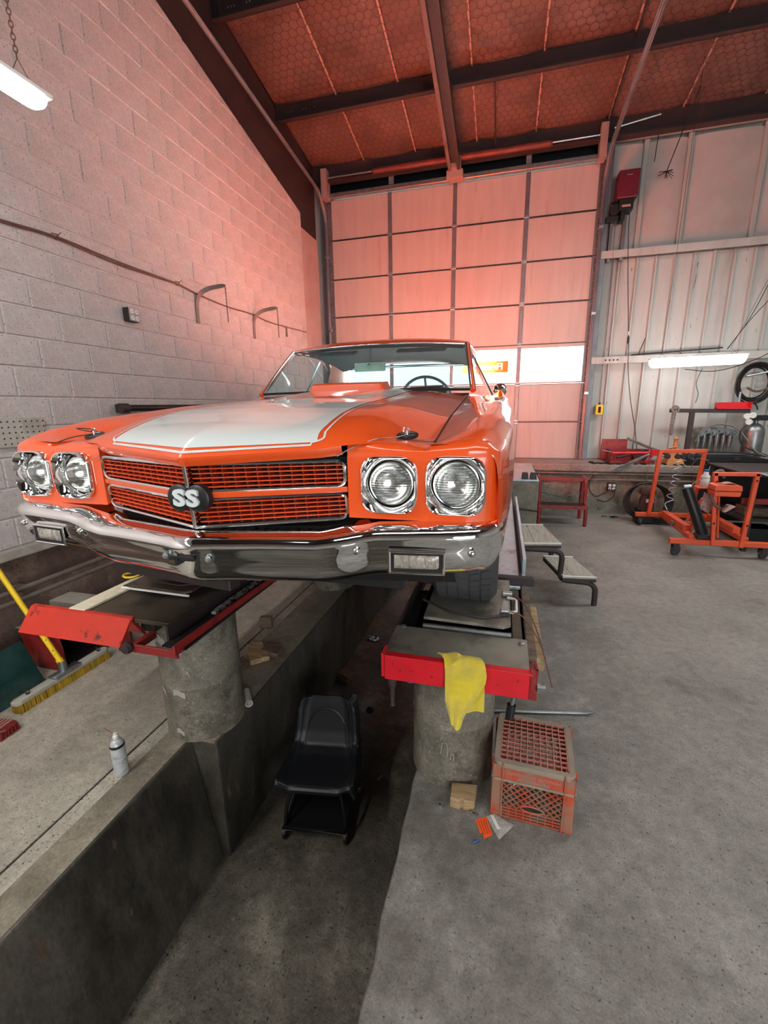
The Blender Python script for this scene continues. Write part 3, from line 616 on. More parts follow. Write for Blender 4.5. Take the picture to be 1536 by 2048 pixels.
# headlamps: bezel, bulb lens, dark bucket
def headlamp(s, lx, ly, lz):
    x0 = s*lx; n = 40; bz = MB(); rings = [(0.0885, 4.0, 0.002), (0.087, 4.0, -0.010), (0.083, 3.6, -0.013), (0.079, 2.6, -0.004), (0.0735, 2.0, 0.020), (0.071, 2.0, 0.046)]
    V = []
    for r, e, dy in rings:
        for k in range(n):
            a = 2*pi*k/n; c_, s_ = cos(a), sin(a); rr = r/((abs(c_)**e+abs(s_)**e)**(1/e))
            V.append((x0+rr*c_, ly+dy, lz+rr*s_))
    Fs = [(i*n+k, i*n+(k+1) % n, (i+1)*n+(k+1) % n, (i+1)*n+k) for i in range(len(rings)-1) for k in range(n)]
    b = cb(bz.add(V, Fs), 'headlamp_bezel', M['chrome'], smooth=50)
    mm = rx(pi/2)
    cb(MB().lathe([(0.0705, -0.040), (0.0690, -0.030), (0.0655, -0.029)], 36, (x0, ly, lz), mm), 'retaining_ring', M['chrome2'], b, smooth=40)
    ln = MB(); ln.lathe([(0.066*cos(radians(t)), -0.030+0.020*sin(radians(t))) for t in (0, 12, 25, 40, 55, 70, 82)]+[(0.0005, -0.010)], 36, (x0, ly, lz), mm, cap1=True)
    cb(ln, 'headlamp_lens', M['lens'], b, smooth=60)
    cb(MB().lathe([(0.066, -0.034), (0.060, -0.050), (0.048, -0.066), (0.030, -0.078), (0.012, -0.083), (0.0005, -0.084)], 36, (x0, ly, lz), mm), 'reflector_bowl', M['reflector'], b, smooth=60)
    cb(MB().lathe([(0.011, -0.080), (0.011, -0.062), (0.0075, -0.056), (0.0005, -0.055)], 14, (x0, ly, lz+0.002), mm), 'filament_shield', M['steel'], b, smooth=50)
    cb(MB().lathe([(0.084, -0.012), (0.080, -0.036), (0.0700, -0.042)], 36, (x0, ly, lz), mm), 'lamp_bucket', M['void'], b, smooth=40)
for s in (1, -1):
    for l in LAMPS: headlamp(s, *l)
# grille
def gy(x, z): return 1.128+0.295*abs(x)+0.10*(1.61-z)
def gz(x, t):        # t 0 top .. 1 bottom
    return interp(abs(x), [0, .47], [1.612, 1.615])*(1-t)+interp(abs(x), [0, .47], [1.402, 1.424])*t
def G(x, t, d=0): z = gz(x, t); return (x, gy(x, z)+d, z)
grl = cb(MB().grid(lambda u, v: G(-0.475+0.95*u, -0.02+1.06*v, 0.055), 24, 4), 'grille_back', M['void'])
def ribbon(t0, t1, d0, d1, x0, x1, n=14):     # a bar following the V of the nose
    m_ = MB(); V = []
    for i in range(n+1):
        x = x0+(x1-x0)*i/n
        for (t, d) in ((t0, d0), (t1, d0), (t1, d1), (t0, d1)): V.append(G(x, t, d))
    Fs = [(i*4+k, i*4+(k+1) % 4, i*4+4+(k+1) % 4, i*4+4+k) for i in range(n) for k in range(4)]+[(3, 2, 1, 0), (n*4, n*4+1, n*4+2, n*4+3)]
    return m_.add(V, Fs)
for (ta, tb) in ((0.035, 0.415), (0.565, 0.955)):
    for k in range(5):
        t = ta+(tb-ta)*(k+0.75)/5.4
        for sx in (1, -1): cb(ribbon(t-0.0085, t+0.0085, -0.002, 0.03, sx*0.012, sx*0.462), 'grille_slat', M['grille'], grl)
    for k in range(13):
        for sx in (1, -1):
            x = sx*(0.03+0.034*k); a = G(x, ta, 0.022); b = G(x, tb, 0.022)
            cb(MB().beam(a, b, 0.005, 0.03, (0, 1, 0)), 'grille_rib', M['rib_red'], grl)
cb(ribbon(0.445, 0.535, -0.012, 0.03, -0.472, 0.472, 24), 'grille_bar', M['car'], grl, bevel=0.002)
def gtrim(ta, tb):
    P = []
    for i in range(13): P.append(G(-0.44+0.44*i/12, ta, -0.006))
    for i in range(1, 13): P.append(G(0.44*i/12, ta, -0.006))
    for a in (25, 50, 75): P.append(G(0.44+0.026*sin(radians(a)), ta+0.14*(1-cos(radians(a)))*0.9, -0.006))
    for a in (75, 50, 25): P.append(G(0.44+0.026*sin(radians(a)), tb-0.14*(1-cos(radians(a)))*0.9, -0.006))
    for i in range(25): P.append(G(0.44-0.88*i/24, tb, -0.006))
    for a in (25, 50, 75): P.append(G(-0.44-0.026*sin(radians(a)), tb-0.14*(1-cos(radians(a)))*0.9, -0.006))
    for a in (75, 50, 25): P.append(G(-0.44-0.026*sin(radians(a)), ta+0.14*(1-cos(radians(a)))*0.9, -0.006))
    cb(MB().tube(P, 0.0058, 6, closed=True), 'grille_trim', M['chrome2'], grl, smooth=50)
gtrim(0.015, 0.43); gtrim(0.55, 0.985)
for ta, tb in ((0.015, 0.43), (0.55, 0.985)): cb(MB().beam(G(0, ta, -0.008), G(0, tb, -0.008), 0.014, 0.016, (0, 1, 0)), 'grille_divider', M['chrome2'], grl, bevel=0.002)
# letters on the grille
em = MB()
for cx in (-0.030, 0.034): em.lathe([(0.043, 0.0), (0.043, 0.022), (0.037, 0.026), (0.001, 0.026)], 24, (cx, 1.138, 1.505), rx(pi/2), cap0=True, cap1=True)
emb = cb(em, 'emblem_backing', M['black'], smooth=40)
tt = MB(); text_mesh(tt, 'SS', 0.094, lambda x, y, z: (x*0.98+0.001, 1.108-z, 1.505+y*0.74), 0.004, 0.0042, spacing=1.12); cb(tt, 'emblem_letters', M['stripe'], emb, norm=False, label='white double S letters')
# bumper
PLAN = [(0.0, 1.068), (0.10, 1.092), (0.22, 1.118), (0.34, 1.140), (0.46, 1.158), (0.54, 1.180), (0.64, 1.192), (0.74, 1.202), (0.82, 1.212), (0.88, 1.232), (0.925, 1.272), (0.948, 1.34), (0.955, 1.44), (0.958, 1.56)]
full = spline([(-x, y, 0) for x, y in reversed(PLAN[1:])]+[(x, y, 0) for x, y in PLAN], 6)
def ridge_z(ax): return interp(ax, [0, .40, .50, .58, .80, .93, .96], [1.372, 1.372, 1.386, 1.402, 1.412, 1.418, 1.418])
PROF = [(-0.115, 0.026), (-0.06, 0.024), (-0.026, 0.017), (-0.010, 0.010), (0.0, 0.0), (0.006, -0.012), (0.004, -0.024), (-0.004, -0.036), (-0.006, -0.06), (-0.008, -0.085), (-0.018, -0.11), (-0.038, -0.130), (-0.066, -0.146), (-0.10, -0.152)]
V = []; nP = len(PROF)
for i, p in enumerate(full):
    a = full[max(i-1, 0)]; b = full[min(i+1, len(full)-1)]; d = (b-a).normalized(); nrm = Vector((d.y, -d.x, 0))
    if abs(p.x) < 0.02: nrm = Vector((0, -1, 0))
    rzv = ridge_z(abs(p.x)); endt = smooth(0.93, 0.96, abs(p.x)) if p.y > 1.3 else 0
    for o_, dz in PROF:
        V.append((p.x+nrm.x*o_*(1 if p.y < 1.25 else 0.6), p.y+nrm.y*o_, rzv+dz*(1-0.15*smooth(1.3, 1.56, p.y))))
Fs = [(i*nP+k, i*nP+k+1, (i+1)*nP+k+1, (i+1)*nP+k) for i in range(len(full)-1) for k in range(nP-1)]
bump = cb(MB().add(V, Fs), 'front_bumper', M['chrome'], smooth=38)
# plate mount slot, bolts
cb(MB().bx(-0.055, 0.035, 1.066, 1.074, 1.318, 1.330), 'plate_slot', M['void'], bump)
cb(MB().bx(-0.028, -0.016, 1.060, 1.074, 1.305, 1.325), 'slot_tab', M['black'], bump)
for x in (-0.085, 0.072): cb(MB().lathe([(0.010, 0.0), (0.010, 0.003), (0.0065, 0.004), (0.006, 0.009), (0.001, 0.010)], 12, (x, 1.088, 1.322), rx(pi/2), cap1=True), 'plate_bolt', M['galv'], bump, smooth=40)
for s in (1, -1):
    for x, y in ((0.525, 1.174), (0.862, 1.224)): cb(MB().lathe([(0.0120, 0.0), (0.0110, 0.004), (0.007, 0.008), (0.001, 0.009)], 16, (s*x, y+0.002, 1.352), rx(pi/2), cap1=True), 'bumper_bolt', M['chrome2'], bump, smooth=50)
    # parking lamp set in the bumper
    x0, x1, z0, z1 = 0.624, 0.784, 1.288, 1.354
    def fy(x): return interp(x, [0.6, 0.7, 0.8], [1.188, 1.197, 1.208])
    fr = MB()
    for (a, b) in (((x0, z0), (x1, z0)), ((x1, z0), (x1, z1)), ((x1, z1), (x0, z1)), ((x0, z1), (x0, z0))):
        fr.tube([(s*(a[0]+(b[0]-a[0])*t), fy(a[0]+(b[0]-a[0])*t)-0.001, a[1]+(b[1]-a[1])*t) for t in (-0.02, .25, .5, .75, 1.02)], 0.0042, 6)
    pl = cb(fr, 'parking_lamp_frame', M['chrome'], bump, smooth=50)
    cb(MB().add([(s*x0, fy(x0), z0), (s*x1, fy(x1), z0), (s*x1, fy(x1), z1), (s*x0, fy(x0), z1)], [(0, 1, 2, 3)]), 'parking_lamp_recess', M['void'], bump)
    cb(MB().grid(lambda u, v: (s*(x0+0.014+(x1-x0-0.028)*u), fy(x0+(x1-x0)*u)-0.001-0.006*(1-(2*v-1)**4)*(1-(2*u-1)**8), z0+0.014+(z1-z0-0.024)*v), 16, 8), 'parking_lamp_lens', M['lamp_lens'], bump, smooth=60)
    cb(MB().grid(lambda u, v: (s*(x0+0.018+(x1-x0-0.036)*u), fy(x0+(x1-x0)*u)-0.0005, z0+0.017+(z1-z0-0.030)*v), 4, 2), 'parking_lamp_reflector', M['galv'], bump)
# front valance and crossmember under the bumper
cb(MB().grid(lambda u, v: (-0.80+1.6*u, 1.21+0.16*abs(-0.8+1.6*u)+0.10*v, 1.25-0.08*v), 12, 3), 'valance', M['void'])
cb(MB().beam((-0.62, 1.42, 1.13), (-0.02, 1.34, 1.13), 0.06, 0.045), 'crossmember', M['steel_dark'], bevel=0.004)
cb(MB().bx(-0.40, 0.40, 1.9, 2.1, 1.05, 1.15), 'axle_beam', M['steel_dark'], bevel=0.004)
# hood pins
for s in (1, -1):
    px, py = s*0.635, 1.40; z = hz(px, py); tl = Matrix.Rotation(0.30, 3, 'X'); z += 0.004
    hp = cb(MB().lathe([(0.036, 0.0), (0.036, 0.004), (0.030, 0.006), (0.001, 0.006)], 24, (px, py, z+0.006), tl, cap1=True), 'hood_pin_plate', M['black'], hood, smooth=40)
    pin = MB(); pin.tube([(px, py, z), (px, py-0.004, z+0.026)], [0.006, 0.005], 10)
    pin.tube([(px-0.02, py-0.008, z+0.014), (px+0.024, py+0.004, z+0.018)], 0.0022, 6)
    pin.tube([Vector((px+0.010*cos(a)-0.004, py+0.002, z+0.024+0.010*sin(a))) for a in [2*pi*k/12 for k in range(12)]], 0.0022, 6, closed=True)
    cb(pin, 'hood_pin', M['chrome2'], hood, smooth=50)
    if s > 0:
        L = spline([(px, py-0.005, z+0.012), (0.60, 1.37, hz(0.60, 1.37)+0.004), (0.56, 1.315, hz(0.56, 1.315)+0.005), (0.50, 1.262, 1.655), (0.452, 1.235, 1.628)], 8)
        cb(MB().tube(L, 0.0016, 6), 'lanyard', M['galv'], hood)
    else:
        L = spline([(px, py, z+0.02), (px-0.03, py-0.03, z+0.03), (px-0.06, py-0.02, z+0.035), (px-0.05, py+0.03, z+0.03), (px, py+0.01, z+0.016), (px-0.05, py-0.05, z+0.004), (px-0.07, py-0.10, hz(px-.07, py-.08)+0.0)], 8)
        cb(MB().tube(L, 0.0022, 6), 'lanyard', M['steel_dark'], hood)
        cb(MB().tube([(-0.46, 1.25, 1.62), (-0.50, 1.245, 1.60), (-0.545, 1.246, 1.575)], 0.0015, 6), 'lanyard', M['galv'], hood)
# ------------------------------------------------------------------ cabin
def ws(u, v):      # windscreen
    x = 2*u-1; yb = 2.80+0.085*x*x; yt = 3.20+0.07*x*x; zb_ = 1.868-0.004*x*x; zt_ = 2.212-0.018*x*x; hw = 0.725+(0.650-0.725)*v
    return (x*hw, yb+(yt-yb)*v, zb_+(zt_-zb_)*v+0.012*sin(pi*v))
cb(MB().grid(ws, 16, 10), 'windscreen', M['windshield'], smooth=60, norm=False)
def edge_tube(fn, r, name, m, n=16): cb(MB().tube([fn(i/n) for i in range(n+1)], r, 8), name, m, smooth=60)
edge_tube(lambda t: (lambda p: (p[0], p[1]-0.003, p[2]-0.001))(ws(t, 1.0)), 0.0055, 'windscreen_trim', M['chrome'])
for s in (0, 1): edge_tube(lambda t, s=s: (lambda p: (p[0]+(0.008 if s else -0.008), p[1]-0.002, p[2]+0.002))(ws(s, t)), 0.009, 'windscreen_trim', M['chrome2'])
cb(MB().tube([ws(i/16, 0.02) for i in range(17)], 0.008, 8), 'windscreen_seal', M['void'], smooth=60)
cb(MB().grid(lambda u, v: ((2*u-1)*0.72, 2.83-0.02*v+0.06*(2*u-1)**2, 1.850-0.012*v), 12, 2).bx(-0.70, 0.70, 2.78, 2.95, 1.80, 1.835), 'cowl_panel', M['void'])
def roof(u, v):
    x = 2*u-1; y0 = 3.205+0.07*x*x; y1 = 4.42-0.05*x*x; y = y0+(y1-y0)*v
    hw = 0.668-0.012*(2*v-1)**2; e = abs(x)**3
    z = 2.214+0.076*(1-exp(-v/0.12))-0.075*v**2.2-0.060*e*(0.35+0.65*min(1, v*3))-0.0
    return (x*hw, y, z)
cb(MB().grid(roof, 30, 24), 'roof', M['car'], smooth=60)
cb(MB().grid(lambda u, v: (lambda p: (p[0]*0.97, p[1], p[2]-0.03))(roof(u, v)), 10, 8), 'headliner', M['headliner'], smooth=60)
for s in (1, -1):
    A = spline([(s*0.742, 2.885, 1.862), (s*0.70, 3.10, 2.04), (s*0.664, 3.285, 2.192)], 6)
    cb(MB().tube(A, [0.017]*6+[0.014]*(len(A)-6), 8), 'windscreen_pillar', M['car'], smooth=60)
    cb(MB().tube([(p.x+s*0.014, p.y+0.010, p.z+0.004) for p in A], 0.007, 6), 'pillar_trim', M['chrome'], smooth=60)
    rail = spline([(s*0.664, 3.28, 2.192), (s*0.672, 3.6, 2.205), (s*0.672, 4.0, 2.195), (s*0.655, 4.38, 2.14)], 6)
    cb(MB().tube(rail, 0.016, 8), 'roof_rail', M['chrome2'], smooth=60)
    # door and quarter glass
    def sg(u, v):
        y = 3.0+1.25*u; yb, yt = 2.98+1.32*u, 3.30+0.80*u
        return (s*(0.845+(0.672-0.845)*v), yb+(yt-yb)*v, 1.85+(2.185-1.85)*v-0.02*u*v)
    cb(MB().grid(sg, 10, 6), 'side_glass', M['carglass'], smooth=60, norm=False)
    cb(MB().tube([sg(0.62, 0), sg(0.64, 1)], 0.008, 6), 'glass_channel', M['chrome2'])
    # rear quarter pillar
    V = []; nn = 8
    for j in range(nn+1):
        v = j/nn; f = sg(1, v); yb = 5.15-0.62*v-0.05*v*v; xr = interp(v, [0, 1], [0.80, 0.62])
        for u in (0, .33, .67, 1): V.append((f[0]+(s*xr-f[0])*u, f[1]+(yb-f[1])*u, f[2]+(-0.02*u if v > .9 else 0.0)))
    cb(MB().add(V, [(j*4+k, j*4+k+1, j*4+5+k, j*4+4+k) for j in range(nn) for k in range(3)]), 'rear_pillar', M['car'], smooth=60)
def rg(u, v):
    x = 2*u-1; return (x*(0.60+0.12*(1-v)), 5.02-0.62*v-0.10*x*x*(1-v)-0.03*x*x, 1.875+0.285*v-0.012*x*x)
cb(MB().grid(rg, 12, 6), 'rear_glass', M['carglass'], smooth=60, norm=False)
edge_tube(lambda t: rg(t, 1.0), 0.012, 'rear_glass_trim', M['chrome2']); edge_tube(lambda t: rg(t, 0.0), 0.012, 'rear_glass_trim', M['chrome2'])
cb(MB().grid(lambda u, v: ((2*u-1)*0.81, 4.9+1.30*v-0.05*(2*u-1)**2*(1-v), 1.868-0.010*abs(2*u-1)**3-0.05*v*v), 20, 16), 'boot_lid', M['car'], smooth=60)
cb(MB().grid(lambda u, v: ((2*u-1)*(0.92-0.03*v), 6.20+0.04*sin(pi*v)-0.06*(2*u-1)**4, 1.80-0.70*v), 20, 10), 'tail_panel', M['car'], smooth=60)
for s in (1, -1):      # door-top shelf between the shoulder and the glass
    cb(MB().grid(lambda u, v: (lambda y: (s*(interp(y, [2.84, 3.0, 3.1], [0.69, 0.72, 0.80])*(1-u)+0.885*u), y, interp(u, [0, 0.3, 1], [0.012, 0.008, -0.004])+crown_z(y)-0.001))(2.84+2.3*v*v), 4, 24), 'door_top', M['car'], smooth=60)
# interior
inr = cb(MB().bx(-0.80, 0.80, 2.95, 5.0, 1.16, 1.20).bx(-0.83, -0.80, 2.95, 5.0, 1.16, 1.82).bx(0.80, 0.83, 2.95, 5.0, 1.16, 1.82), 'cabin_tub', M['interior'])
cb(MB().grid(lambda u, v: ((2*u-1)*0.70, 2.90+0.28*v+0.06*(2*u-1)**2*(1-v), 1.845+0.010*sin(pi*v)-(0.25*smooth(.8, 1, v))), 14, 10), 'dashboard', M['interior'], inr, smooth=60)
cb(MB().prism([(0, 0), (0.02, 0.05), (0.14, 0.055), (0.18, 0.0)], lambda p, q, t: (t, 3.02+p, 1.845+q), 0.22, 0.56), 'gauge_hood', M['interior'], inr, bevel=0.01, seg=2)
sw = MB(); c = Vector((0.375, 3.33, 1.815)); T = Matrix.Rotation(radians(-62), 3, 'X')
sw.tube([c+T @ Vector((0.185*cos(a), 0.185*sin(a), 0)) for a in [2*pi*k/36 for k in range(36)]], 0.011, 8, closed=True)
for a in (0.3, pi-0.3, -pi/2): sw.tube([c+T @ Vector((0.18*cos(a), 0.18*sin(a), 0)), c+T @ Vector((0.03*cos(a), 0.03*sin(a), 0.02))], 0.008, 6)
sw.tube([c+T @ Vector((0, 0, 0.02)), c+Vector((0, -0.25, -0.06))], 0.03, 10)
cb(sw, 'steering_wheel', M['interior'], inr, smooth=60)
for x in (-0.38, 0.38):
    cb(MB().box((x, 3.78, 1.56), (0.52, 0.14, 0.52), rx(radians(-14))).box((x, 3.55, 1.36), (0.52, 0.5, 0.14)), 'front_seat', M['interior'], inr, bevel=0.04, seg=3, smooth=50)
cb(MB().box((0, 4.62, 1.60), (1.35, 0.14, 0.42), rx(radians(-20))).bx(-0.75, 0.75, 4.68, 5.05, 1.80, 1.83), 'rear_seat', M['interior'], inr, bevel=0.03, seg=2)
rv = cb(MB().box((-0.02, 3.19, 2.055), (0.235, 0.022, 0.062), rx(radians(8))), 'rear_view_mirror', M['cream'], inr, bevel=0.012, seg=2)
cb(MB().tube([(-0.02, 3.20, 2.08), (-0.02, 3.22, 2.185)], 0.008, 8).lathe([(0.008, 0), (0.009, 0.02), (0.001, 0.022)], 10, (-0.02, 3.175, 2.075), rx(pi/2)), 'mirror_stem', M['chrome2'], rv)
for s in (1, -1): cb(MB().box((s*0.34, 3.30, 2.17), (0.36, 0.10, 0.018), rx(0.25)), 'sun_visor', M['headliner'], inr, bevel=0.006)
# door mirror, door handle, wipers
mi = MB(); mc = Vector((0.905, 3.28, 1.875))
mi.lathe([(0.001, -0.060), (0.020, -0.050), (0.040, -0.022), (0.047, 0.0), (0.046, 0.012), (0.042, 0.015)], 24, mc, rx(pi/2) @ Matrix.Scale(-1, 3, (0, 0, 1)), cap1=True)
mr = cb(mi, 'door_mirror', M['chrome'], smooth=50)
cb(MB().tube([mc+Vector((0, 0.0, -0.03)), mc+Vector((-0.012, 0.02, -0.07)), mc+Vector((-0.02, 0.02, -0.085))], [0.012, 0.014, 0.022], 10), 'mirror_foot', M['chrome'], mr, smooth=50)
hd = MB(); hd.tube(spline([(0.972, 4.10, 1.70), (1.002, 4.12, 1.706), (1.006, 4.2, 1.706), (0.985, 4.27, 1.70)], 5), 0.012, 8); cb(hd, 'door_handle', M['chrome'], smooth=50)
for x0, x1 in ((-0.30, 0.12), (0.16, 0.56)):
    cb(MB().tube([(x0, 2.815, 1.865), ((x0+x1)/2, 2.83, 1.886), (x1, 2.86, 1.895)], 0.006, 6), 'wiper', M['steel_dark'])
# wheels
def wheel(x, y, s):
    R_, Wd = 0.335, 0.285; c = (x, y, CZ+R_); m = ry(pi/2)
    prof = [(0.20, -0.095), (0.245, -Wd/2-0.004), (0.295, -Wd/2-0.002), (R_-0.018, -Wd/2+0.012), (R_-0.004, -Wd/2+0.028), (R_-0.003, 0), (R_-0.004, Wd/2-0.028), (R_-0.018, Wd/2-0.012), (0.295, Wd/2+0.002), (0.245, Wd/2+0.004), (0.20, 0.095)]
    P = []
    for i in range(len(prof)-1): P += [prof[i]]
    P.append(prof[-1])
    ty = cb(MB().lathe(P, 48, c, m), 'tyre', M['rubber'], smooth=40)
    tr = MB(); nb = 54
    for rib, (a, b) in enumerate(((-0.116, -0.076), (-0.068, -0.029), (-0.021, 0.021), (0.029, 0.068), (0.076, 0.116))):
        for k in range(nb):
            an = 2*pi*(k+0.5*(rib % 2))/nb; half = pi/nb*0.90; sk = 0.035*(1 if rib < 2 else -1 if rib > 2 else 0.6)
            V = []
            for rr in (R_-0.006, R_+0.001):
                for (xx, d) in ((a, -half), (b, -half+sk), (b, half+sk), (a, half)):
                    V.append((x+xx, y+rr*cos(an+d), CZ+R_+rr*sin(an+d)))
            tr.add(V, [(4, 5, 6, 7), (0, 1, 5, 4), (1, 2, 6, 5), (2, 3, 7, 6), (3, 0, 4, 7)])
    cb(tr, 'tread_blocks', M['rubber'], ty, norm=False, kind='stuff')
    cb(MB().lathe([(0.03, 0.05), (0.10, 0.06), (0.185, 0.035), (0.205, 0.095), (0.20, 0.10), (0.195, -0.09)], 32, c, m if s > 0 else m @ Matrix.Scale(-1, 3, (0, 0, 1)), cap0=True), 'wheel_rim', M['chrome2'], ty, smooth=40)
for sx, s in ((0.797, 1), (-0.797, -1)):
    wheel(sx, 2.06, s); wheel(sx, 4.92, s)
# ================================================================== ALIGNMENT RACK
def pedestal(x, y, r, h, label, flare=0.0):
    mb = MB(); mb.lathe([(r+flare, 0), (r+flare*0.4, 0.05), (r, 0.09), (r, h*0.45), (r+0.003, h*0.46), (r, h*0.47), (r, h)], 40, (x, y, 0), cap0=True, cap1=True)
    return tag(mb.build('concrete_pedestal', M['pedestal'], None, off=(x, y, 0), smooth=40), label, 'pedestal', None), None
for x, y, h, lb in ((-0.172, 1.915, 0.70, 'round concrete pedestal under the red bar with the yellow towel'), (-1.615, 1.885, 0.70, 'round concrete pedestal with peeling paper scraps on the pit kerb, nearest at left'),
                    (-1.615, 3.95, 0.70, 'round concrete pedestal further back on the left pit kerb'), (-0.16, 4.1, 0.70, 'round concrete pedestal under the middle of the right runway')):
    p, _ = pedestal(x, y, 0.212 if x < -1 else 0.198, h, lb, 0.002); p.location = (x, y, 0.0)
    if y < 1.9 and x < -1:
        for k, (a, z, w_, hh) in enumerate(((-1.9, 0.60, 0.07, 0.05), (-1.45, 0.61, 0.03, 0.03), (-1.5, 0.30, 0.06, 0.035), (-2.05, 0.29, 0.035, 0.035), (-1.6, 0.06, 0.04, 0.03), (-1.2, 0.42, 0.012, 0.012))):
            sc = MB(); sc.grid(lambda u, v: (x+0.2145*cos(a+(u-.5)*w_/0.18), y+0.2145*sin(a+(u-.5)*w_/0.18), z+(v-.5)*hh+0.01*sin(5*u)), 4, 2)
            sc.build('paper_scrap', M['sill'], p, off=(x, y, 0), norm=False)
    if x > -1 and y < 2:
        ch = MB(); P = [(-1.75, 0.19), (-1.72, 0.25), (-1.62, 0.255), (-1.58, 0.22), (-1.60, 0.18)]; ch.tube([(x+0.2002*cos(a), y+0.2002*sin(a), z) for a, z in P], 0.0022, 5)
        ch.tube([(x+0.2002*cos(a), y+0.2002*sin(a), z) for a, z in ((-1.52, 0.17), (-1.50, 0.205), (-1.45, 0.20), (-1.44, 0.165))], 0.0022, 5); ch.build('chalk_mark', M['sill'], p, off=(x, y, 0))
# right runway ------------------------------------------------------
rr = thing('vehicle_runway', 'right hand steel runway with a red front stop bar and bright rear deck', 'runway', (-0.13, 3.7, 0.70))
MB().bx(-0.42, 0.142, 1.50, 1.745, 0.798, 0.812).build('front_plate', M['plate'], rr, bevel=0.003)
MB().bx(-0.425, 0.142, 1.745, 2.30, 0.735, 0.745).build('recess_pan', M['void'], rr)
MB().bx(0.083, 0.140, 1.75, 2.30, 0.775, 0.80).build('side_plate', M['plate_brown'], rr, bevel=0.003)
MB().bx(-0.42, 0.135, 2.30, 5.93, 0.790, 0.815).build('rear_deck', M['runway'], rr, bevel=0.003)
MB().bx(0.150, 0.172, 2.52, 4.35, 0.79, 0.905).build('side_lip', M['runway'], rr, bevel=0.003)
MB().bx(0.135, 0.150, 2.40, 5.9, 0.70, 0.815).bx(-0.425, -0.41, 1.52, 5.9, 0.70, 0.80).bx(0.125, 0.142, 1.52, 2.4, 0.70, 0.80).build('side_beam', M['steel_dark'], rr)
MB().bx(-0.36, -0.30, 1.6, 5.9, 0.70, 0.745).bx(0.02, 0.08, 1.6, 5.9, 0.70, 0.745).build('under_beam', M['steel_dark'], rr)
rb = MB().bx(-0.410, 0.140, 1.488, 1.497, 0.708, 0.808).bx(-0.410, 0.150, 1.488, 1.522, 0.806, 0.814).bx(-0.424, -0.412, 1.490, 1.560, 0.715, 0.818)
stp = rb.build('stop_bar', M['red'], rr, bevel=0.002)
MB().bx(0.140, 0.168, 1.500, 1.512, 0.700, 0.826).bx(0.158, 0.168, 1.500, 1.56, 0.70, 0.826).build('stop_end_plate', M['red_dk'], stp, bevel=0.002)
MB().lathe([(0.017, 0), (0.017, 0.012), (0.011, 0.012), (0.011, 0.03), (0.001, 0.031)], 6, (0.168, 1.50, 0.757), ry(pi/2), cap1=True).build('stop_bolt', M['steel'], stp)
bl = MB()
for x, z in ((-0.375, 0.782), (-0.345, 0.755), (-0.30, 0.757), (-0.22, 0.747), (0.10, 0.78), (0.03, 0.755)): bl.lathe([(0.005, 0), (0.0045, 0.002), (0.001, 0.003)], 8, (x, 1.488, z), rx(pi/2), cap1=True)
bl.build('stop_rivets', M['red_dk'], stp, kind='stuff')
for x, y in ((0.118, 1.70), (-0.385, 1.735)): MB().lathe([(0.012, 0), (0.012, 0.007), (0.007, 0.010), (0.001, 0.010)], 12, (x, y, 0.812), cap1=True).build('plate_bolt', M['steel'], rr, smooth=40)
MB().cyl((0.094, 1.53, 0.715), (0.083, 1.52, 0.640), 0.009, 10).build('lock_rod', M['steel'], rr); MB().cyl((0.084, 1.52, 0.655), (0.079, 1.515, 0.600), 0.0165, 12).build('rod_grip', M['black'], rr)
MB().lathe([(0.018, 0.70), (0.020, 0.67), (0.017, 0.64), (0.010, 0.625), (0.011, 0.60), (0.009, 0.56), (0.012, 0.545), (0.001, 0.54)], 12, (-0.394, 1.55, 0)).build('grease_fitting', M['steel_dark'], rr, smooth=50)
MB().box((-0.325, 1.60, 0.665), (0.03, 0.04, 0.06)).build('blue_clip', M['blue'], rr, bevel=0.006)
# turn plates under the front wheels
def turnplate(x0, x1, label, m_):
    t = thing('turn_plate', label, 'turn plate', ((x0+x1)/2, 2.0, 0.75))
    MB().prism([(x0, 1.76), (x1-0.03, 1.745), (x1, 1.77), (x1, 2.27), (x0, 2.27)], lambda p, q, s: (p, q, s), 0.846, 0.860).build('top_plate', m_, t, bevel=0.002)
    MB().bx(x0+0.06, x1-0.06, 1.85, 2.22, 0.748, 0.8455).build('bearing_base', M['void'], t)
    return t
tp = turnplate(-0.30, 0.075, 'grey steel turn plate under the front tyre on the right runway', M['plate'])
MB().cyl((-0.30, 1.752, 0.822), (0.078, 1.746, 0.822), 0.011, 10).build('front_rod', M['steel'], tp, smooth=50)
MB().tube([(-0.33, 1.93, 0.862), (-0.19, 1.815, 0.868), (-0.04, 1.79, 0.868), (0.07, 1.845, 0.868)], 0.0055, 8).build('pointer_rod', M['steel_dark'], tp, smooth=50)
MB().tube([(0.062, 2.025, 0.868), (0.094, 2.015, 0.868), (0.102, 2.0, 0.868), (0.100, 1.885, 0.868), (0.088, 1.872, 0.868), (0.055, 1.872, 0.868)], 0.0065, 8).build('handle', M['white'], tp, smooth=50)
MB().box((0.062, 2.06, 0.872), (0.05, 0.035, 0.022)).box((0.050, 1.868, 0.870), (0.04, 0.03, 0.02)).build('handle_clip', M['galv'], tp, bevel=0.004)
MB().tube(spline([(0.08, 2.06, 0.875), (0.14, 1.96, 0.87), (0.19, 1.82, 0.81), (0.21, 1.70, 0.77), (0.235, 1.60, 0.70)], 6), 0.0035, 6).tube(spline([(0.07, 1.868, 0.873), (0.13, 1.85, 0.86), (0.19, 1.78, 0.80), (0.215, 1.69, 0.765)], 6), 0.003, 6).build('safety_cable', M['rope'], tp)
